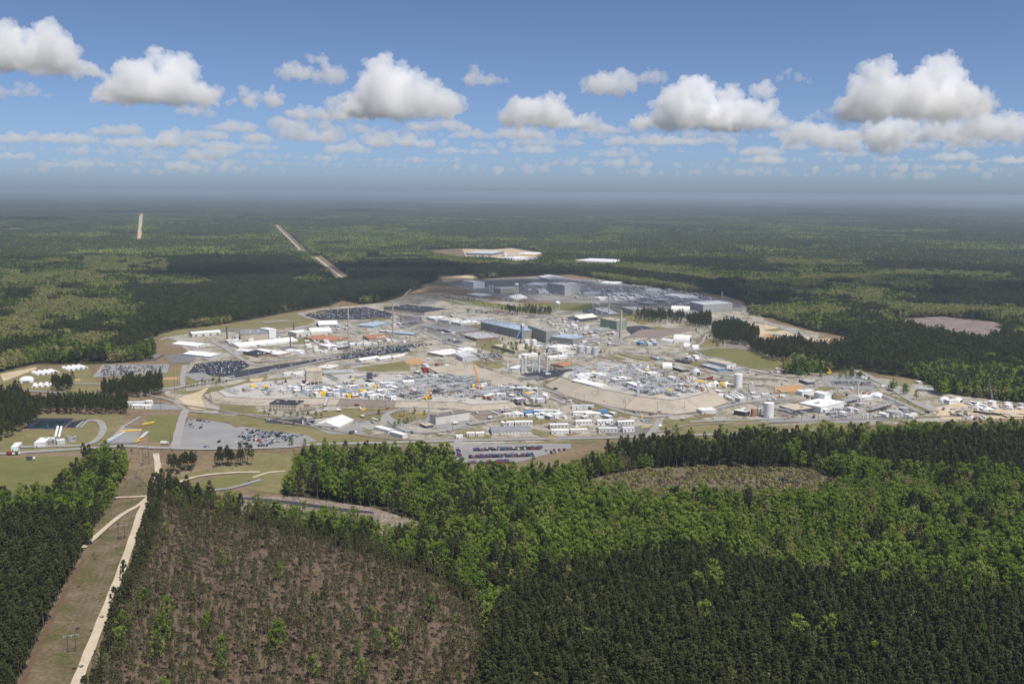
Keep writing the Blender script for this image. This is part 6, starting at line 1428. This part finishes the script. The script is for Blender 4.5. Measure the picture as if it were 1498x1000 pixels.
clutter(0, '790,455 880,462 900,500 820,520 760,500', 46, ['vess', 'pipe', 'hut'], 'WOSSGGTB', 0, 'in the dense works behind the concrete halls', 8); clutter(0, '560,455 640,452 700,470 690,500 600,500 540,480', 34, ['vess', 'pipe', 'hut'], 'WOSSGGTB', 0, 'in the works between the stacks and the concrete halls', 9)
spread(5, '200,560 640,560 900,690 1400,670 1400,720 1000,720 640,700 200,700', 60, ['box', 'wheel', 'box'], 'WSGMDDTRU', 0, 'in the yards at the right end', 7)
clutter(6, '700,320 900,300 1300,330 1480,380 1300,400 950,380', 70, ['hut', 'hut', 'skid'], 'SSWWLG', 0, 'between the halls of the shaded far area', 14); clutter(7, '300,330 500,310 850,380 950,400 700,410 350,390', 70, ['hut', 'hut', 'pipe'], 'SSWWLG', 0, 'in the rows of the shaded far area', 14)
for t, x0, y0, x1, y1, n in ((2, 640, 720, 1000, 735, 10), (4, 560, 190, 830, 200, 26), (3, 560, 60, 980, 130, 24), (6, 640, 400, 860, 440, 18), (4, 200, 360, 460, 385, 10), (5, 180, 480, 620, 520, 14), (3, 300, 780, 420, 740, 8), (1, 1050, 560, 1300, 535, 12), (4, 900, 250, 1050, 345, 14)):
    for i in range(n):
        x, y = x0 + (x1 - x0) * i / n + KR.uniform(-8, 8), y0 + (y1 - y0) * i / n + KR.uniform(-10, 10); tm, cmx = PROTO[KR.choice(('green', 'bud', 'pine'))][KR.randrange(4)]
        root = empty('bush_tree', PT(t, x, y), KR.uniform(0, 6)); s = KR.uniform(.22, .5); root.scale = (s * 1.5, s * 1.5, s); tag(root, 'small bushy tree on the grass verges of the works', 'tree', 'small bushy trees on the verges')
        for nm, me in (('trunk', tm), ('crown', cmx)): o = bpy.data.objects.new(nm, me); COL.objects.link(o); o.parent = root
# bright yellow covers and other marked pieces
for t, x, y, w, d, h, mk, z0, lab in ((2, 575, 560, 7, 4, 3.5, 'Y', ZW, 'yellow cover at the left end of the near tank farm, left one'), (2, 645, 565, 6, 4, 3.2, 'Y', ZW, 'yellow cover at the left end of the near tank farm, right one'), (2, 640, 580, 8, 3.5, 2.2, 'E', ZW, 'low teal cover in front of the yellow covers'), (24, 990, 485, 6, 4, 1.5, 'Y', ZW, 'flat yellow cover in the middle of the near tank farm'),
                                      (24, 890, 545, 4, 3, 2.5, 'Y', ZW, 'yellow machine near the front edge of the tank farm'), (21, 1200, 425, 4, 4, 4.5, 'Y', ZW, 'yellow bin left of the big orange crane'), (21, 330, 555, 3.5, 3, 2.5, 'Y', ZW, 'yellow box beside the dark pit'), (22, 270, 460, 7, 3, 2.5, 'Y', ZW, 'yellow frame right of the big orange crane'), (22, 600, 590, 7, 4, 1.5, 'Y', ZW, 'yellow orange deck at the right end of the tank farm'),
                                      (23, 250, 130, 7, 5, 2.2, 'Y', ZE, 'yellow cover at the back left of the right mound'), (23, 690, 105, 5, 3, 2, 'Y', ZE, 'yellow strip cover at the back of the right mound'), (23, 1120, 460, 5, 2, 1.5, 'Y', ZE, 'yellow rail at the top of the dark stair run'), (23, 900, 735, 3, 2, 2.4, 'Y', 0, 'yellow box at the gate crossing'), (23, 960, 785, 2.4, 1.6, 2, 'Z', 0, 'blue box at the gate crossing'), (24, 1335, 715, 4, 2, 2.5, 'X', 0, 'red machine at the right end of the brown embankment'), (24, 1015, 722, 6, 1.5, 2, 'Y', 0, 'yellow digger in the grass below the brown embankment'), (21, 500, 775, 3, 2, 2.5, 'Y', 0, 'yellow machine among the shrubs left of the cream hall')):
    q = PT(t, x, y, z0); root = empty('equipment_cover', q, .6); tag(root, lab, 'cover'); MB().box(-w / 2, w / 2, -d / 2, d / 2, 0, h * .8, bottom=False).build('side', cm(mk), root); MB().gable(-w / 2 - .1, w / 2 + .1, -d / 2 - .1, d / 2 + .1, h * .804, h * 1.05).build('roof', cm(mk), root)
# the dark round pits of hoses in the tank farm
for t, x, y, r, lab in ((21, 430, 540, 9, 'dark cage of ring pipes on the tank farm, left of the small crane'), (21, 740, 495, 9, 'dark cage of ring pipes on the tank farm, right of the small crane')):
    q = PT(t, x, y, ZW); root = empty('ring_cage', q); tag(root, lab, 'pipe cage')
    for k in range(6): MB().lathe([(r - .3 * k, .6 + k * .8), (r - .3 * k, .95 + k * .8)], 24).build('ring', cm('D'), root)
    for k in range(10): a = k * .628; MB().tube((r * math.cos(a), r * math.sin(a), 0), (r * .8 * math.cos(a), r * .8 * math.sin(a), 6), .3, .3, 5).build('post', cm('D'), root)
# cranes
def crane(t, x, y, tx, ty, mk, lab, w=1.3, z0=0.0, counter=True):
    q = PT(t, x, y, z0); s = TILES[t][2]; hm = height_at(*T(t, x, y), (y - ty) / s, z0); sc = (q - Vector((0, 0, H))).length / FPX / s; dx = (tx - x) * sc
    root = empty('crane', q); tag(root, lab, 'crane'); MB().box(-4, 4, -3, -1.2, 0, 1.2).box(-4, 4, 1.2, 3, 0, 1.2).build('crawler_track', cm('D'), root); MB().box(-5.5, 2.5, -2, 2, 1.3, 4).build('engine_house', cm(mk), root); MB().box(1.4, 3.4, -2.2, -.6, 4.004, 6).build('cab', GLASS, root)
    b, e = Vector((2, 0, 2.5)), Vector((dx, 2, hm)); n = 14; mb = MB(); px_, py_ = Vector((0, 1, 0)), (e - b).normalized().cross(Vector((0, 1, 0))).normalized()
    for i, j in ((-1, -1), (-1, 1), (1, -1), (1, 1)): mb.tube(b + px_ * i * w * .5 + py_ * j * w * .5, e + px_ * i * w * .2 + py_ * j * w * .2, .14 + .1 * w, .14 + .06 * w, 5)
    for k in range(n):
        a0, a1 = b.lerp(e, k / n), b.lerp(e, (k + 1) / n); z = w * .5 * (1 - .7 * k / n)
        for sx in (-1, 1): mb.tube(a0 + px_ * sx * z + py_ * (z if k % 2 else -z), a1 + px_ * sx * z + py_ * (-z if k % 2 else z), .08 + .07 * w, .08 + .07 * w, 4); mb.tube(a0 + py_ * sx * z + px_ * (z if k % 2 else -z), a1 + py_ * sx * z + px_ * (-z if k % 2 else z), .14, .14, 4)
    mb.build('boom', cm(mk), root); MB().tube(e, (e.x + .3, e.y, hm * .35), .06, .06, 4).build('cable', cm('K'), root)
crane(21, 1285, 480, 1205, 100, 'A', 'tall orange boom crane standing on the near tank farm', 3.2, ZW); crane(21, 615, 575, 602, 440, 'A', 'small orange crane with a short boom on the near tank farm', 2.6, ZW); crane(5, 372, 490, 360, 455, 'Y', 'yellow crane in the gravel yard at the forest edge', 2.0); crane(5, 1278, 655, 1258, 520, 'M', 'dark grey boom crane in the yard at the right', 1.8); crane(4, 1000, 520, 940, 440, 'X', 'dark red leaning boom crane near the domes', 1.2)
crane(22, 735, 610, 722, 520, 'G', 'grey boom crane at the right end of the tank farm', 1.0, ZW)
# ------------------------------------------------------------------ poles, pylons, gates, fences
WOODP = paint('pole_wood', (.10, .08, .07), .9)
def hframe(x, y, ytop, lab):
    q = P(x, y); hm = height_at(x, y, y - ytop); root = empty('power_pylon', q, .35); tag(root, lab, 'pylon'); w = hm * .19
    for s in (-1, 1):
        MB().tube((s * w, 0, 0), (s * w * .95, 0, hm), .28, .18, 8).build('pole', WOODP, root)
        MB().tube((s * w, 0, hm * .28), (-s * w, 0, hm * .05), .12, .12, 5).build('brace', WOODP, root)
    MB().box(-w * 2.0, w * 2.0, -.14, .14, hm * .9, hm * .9 + .35).build('crossarm', cm('G'), root)
    for s in (-1.85, 0, 1.85): MB().lathe([(.12, hm * .9 - 1.3), (.2, hm * .9 - .7), (.12, hm * .9 - .01)], 8, s * w, 0).build('insulator', cm('S'), root)
def cable(a, b, lab):
    mb = MB(); n = 14; prev = None
    for i in range(n + 1):
        t = i / n; p = a.lerp(b, t) - Vector((0, 0, 16 * t * (1 - t) * .35))
        if prev is not None: mb.tube(prev, p, .045, .045, 4, False)
        prev = p
    tag(mb.build('power_cable', cm('M')), lab, 'cable', 'cables between the power pylons')
_py = [(105.5, 953, 926), (178, 788, 766), (214, 679, 657)]
for (x0, y0, t0), (x1, y1, t1) in zip(_py, _py[1:]):
    h0, h1 = height_at(x0, y0, y0 - t0), height_at(x1, y1, y1 - t1)
    for s in (-1, 0, 1):
        o = Vector((math.cos(.35), math.sin(.35), 0)) * s * h0 * .35; cable(P(x0, y0) + o + Vector((0, 0, h0 * .9 - 1.3)), P(x1, y1) + o + Vector((0, 0, h1 * .9 - 1.3)), 'thin sagging cable strung between the wooden pylons of the cleared strip')
hframe(105.5, 953, 926, 'wooden H shaped power pylon nearest the camera, in the cleared strip'); hframe(178, 788, 766, 'second wooden power pylon up the cleared strip'); hframe(214, 679, 657, 'wooden power pylon at the upper end of the cleared strip')
def pole(t, x, y, hpx, lab, grp, arm=True, name='utility_pole'):
    q = PT(t, x, y); hm = height_at(*T(t, x, y), hpx / TILES[t][2]); root = empty(name, q, KR.uniform(0, 3)); tag(root, lab, 'pole', grp)
    MB().tube((0, 0, 0), (0, 0, hm), .24, .16, 7).build('pole', WOODP if arm else cm('G'), root)
    if arm: MB().box(-1.4, 1.4, -.1, .1, hm - 1.2, hm - 1.0).build('crossarm', WOODP, root)
    else: MB().box(-.9, .9, -.3, .3, hm + .004, hm + .4).build('lamp_head', cm('M'), root)
for x, y, h in ((985, 620, 150), (1000, 545, 90), (820, 960, 70), (835, 960, 70), (960, 870, 100), (905, 690, 70), (480, 720, 45), (1045, 590, 60), (620, 560, 60), (660, 610, 60), (152, 395, 20), (118, 560, 40)): pole(1, x, y, h, 'tall wooden utility pole among the left lawns and lots', 'poles of the left lawns')
for t, x, y, h in ((3, 350, 780, 110), (3, 490, 700, 70), (3, 245, 690, 60), (22, 345, 770, 110), (22, 485, 770, 90), (22, 945, 720, 70), (23, 675, 690, 200), (23, 320, 500, 170), (23, 1105, 660, 140), (23, 130, 560, 130), (4, 850, 700, 60), (4, 575, 500, 40), (3, 900, 520, 45), (3, 640, 480, 50), (3, 560, 470, 60), (3, 420, 480, 50)): pole(t, x, y, h, 'slim pole on the works ground around the two mounds', 'poles around the two mounds')
for i in range(16): pole(3, 640 + i * 52, 470 + i * 15.5, 42, 'grey lamp post in the line along the service road behind the near tank farm', 'lamp posts along the service road', False, 'lamp_post')
for i in range(14): pole(2, 300 + i * 85, 556 - i * 19, 46, 'grey lamp post in the line along the long car park band', 'lamp posts along the car park band', False, 'lamp_post')
for i in range(10): pole(5, 20 + i * 95, 760 - i * 3, 40, 'utility pole along the railway at the right', 'poles along the railway at the right')
def gate(t, x0, y0, x1, y1, hz, mk, lab):
    a, b = PT(t, x0, y0), PT(t, x1, y1); hm = height_at(*T(t, x0, y0), hz / TILES[t][2]); d = b - a; L = d.length; root = empty('gate_frame', a, math.atan2(d.y, d.x)); tag(root, lab, 'gate')
    MB().box(-.3, .3, -.3, .3, 0, hm).build('post', cm(mk), root); MB().box(L - .3, L + .3, -.3, .3, 0, hm).build('post', cm(mk), root); MB().box(-.3, L + .3, -.35, .35, hm + .004, hm + .8).build('beam', cm(mk), root)
gate(2, 414, 532, 472, 522, 24, 'S', 'pale gate frame over the road, left of two'); gate(2, 672, 500, 712, 490, 32, 'S', 'pale gate frame over the road, right of two'); gate(3, 1165, 866, 1193, 866, 22, 'Y', 'yellow gate frame over the front road'); gate(23, 895, 930, 1015, 895, 60, 'Y', 'yellow barrier frame at the gate crossing')
root = empty('lattice_tower', PT(24, 1100, 345, ZW), .3); tag(root, 'dark lattice tower block behind the near tank farm', 'tower')
for z in range(4): MB().box(-4, 4, -4, 4, z * 4.2 + .1, z * 4.2 + .5).build('floor', cm('M'), root)
for sx in (-4, 4):
    for sy in (-4, 4): MB().tube((sx, sy, 0), (sx, sy, 15), .35, .35, 6).build('leg', cm('D'), root)
MB().box(-3, 3, -3, 3, 5, 14).build('core', cm('D'), root)
def fence(pts, z0, hm, lab, step=14, mk='M'):
    w = [P(x, y, z0) for x, y in pts]; root = empty('chain_link_fence', w[0]); tag(root, lab, 'fence'); o = w[0]
    n = 0
    for i in range(len(w) - 1):
        a, b = w[i] - o, w[i + 1] - o; d = b - a; k = max(1, int(d.length / step)); mb = MB()
        for z in (hm * .98, hm * .66, hm * .33, .1): mb.tube(a + Vector((0, 0, z)), b + Vector((0, 0, z)), .06, .06, 4)
        m = max(2, int(d.length / 1.2))
        for j in range(m): p = a.lerp(b, j / m); p2 = a.lerp(b, (j + 1) / m); mb.tube(p + Vector((0, 0, .1)), p2 + Vector((0, 0, hm)), .035, .035, 3, False)
        mb.build('mesh_panel', cm(mk), root)
        for j in range(k):
            p = a.lerp(b, j / k); MB().tube(p, p + Vector((0, 0, hm + .3)), .1, .1, 5).build('post', cm(mk), root)
fence(poly(2, '330,600 335,645 440,660 560,672 690,655'), 0, 4.5, 'dark double fence round the left end of the near tank farm', 9, 'D'); fence(poly(2, '338,612 345,638 450,650 640,655'), 2, 4, 'inner dark fence round the left end of the near tank farm', 10, 'M')
fence(poly(1, '580,886 690,884 782,882'), 0, 3.0, 'dark blue fence at the front of the storage yard', 6, 'Z'); fence(poly(4, '60,545 300,628 560,705 700,722'), 0, 3.2, 'fence along the foot of the right mound', 16); fence(poly(4, '700,745 900,840'), 0, 3, 'fence across the grass at the gate crossing', 12); fence(poly(5, '650,745 740,752 830,738'), 0, 3, 'fence before the grey basin tanks', 10, 'N')
# ------------------------------------------------------------------ lone trees and shrubs inside the site
def lone(t, x, y, hpx, k, lab, grp=None, wide=1.0):
    tm, c = PROTO[k][KR.randrange(3)]; hm = height_at(*T(t, x, y), hpx / TILES[t][2]); s = hm / HT[k]
    root = empty('tree', PT(t, x, y), KR.uniform(0, 6)); root.scale = (s * wide, s * wide, s); tag(root, lab, 'tree', grp)
    for nm, me in (('trunk', tm), ('crown', c)): o = bpy.data.objects.new(nm, me); COL.objects.link(o); o.parent = root
for q in ((2, 793, 892, 54, 'green', 'round bright tree by the pale car park, left of three', None, 1.3), (2, 870, 892, 48, 'green', 'thinner tree in the grass point, middle of three', None, .9), (2, 981, 884, 42, 'green', 'round tree at the road fork, right of three', None, 1.4), (2, 1287, 718, 36, 'green', 'small tree at the right of the grass under the brown embankment', None, 1.1), (2, 665, 732, 26, 'pine', 'small dark conifer before the beige office'),
          (21, 425, 775, 80, 'green', 'left small tree in front of the bank near the cream hall'), (21, 555, 800, 82, 'green', 'right small tree in front of the bank near the cream hall'), (3, 1085, 355, 22, 'pine', 'dark conifer beside the pinkish roofed office'), (4, 357, 445, 22, 'pine', 'small conifer at the right end of the black yard, left'), (4, 378, 446, 24, 'pine', 'small conifer at the right end of the black yard, right'), (4, 1066, 340, 34, 'pine', 'lone pine at the corner of the big field'), (23, 1215, 1010, 150, 'pine', 'tall dark pine at the gate crossing'),
          (1, 855, 310, 50, 'green', 'bushy tree at the road fork by the forest edge'), (1, 740, 940, 30, 'pine', 'small tree at the road junction'), (12, 160, 175, 40, 'pine', 'dark shrub tree at the edge of the grass, left of the green wood'), (24, 1220, 770, 60, 'green', 'small bright tree beside the gravel loop')): lone(*q)
for i, (x, y) in enumerate(((860, 285), (905, 290), (835, 300), (760, 318), (805, 325), (845, 335), (790, 345), (880, 348), (905, 362), (845, 360), (740, 290), (770, 275))): lone(3, x, y + 12, 22, 'green', 'small dark tree on the lawn before the longest hall', 'trees on the lawn before the longest hall', 1.2)
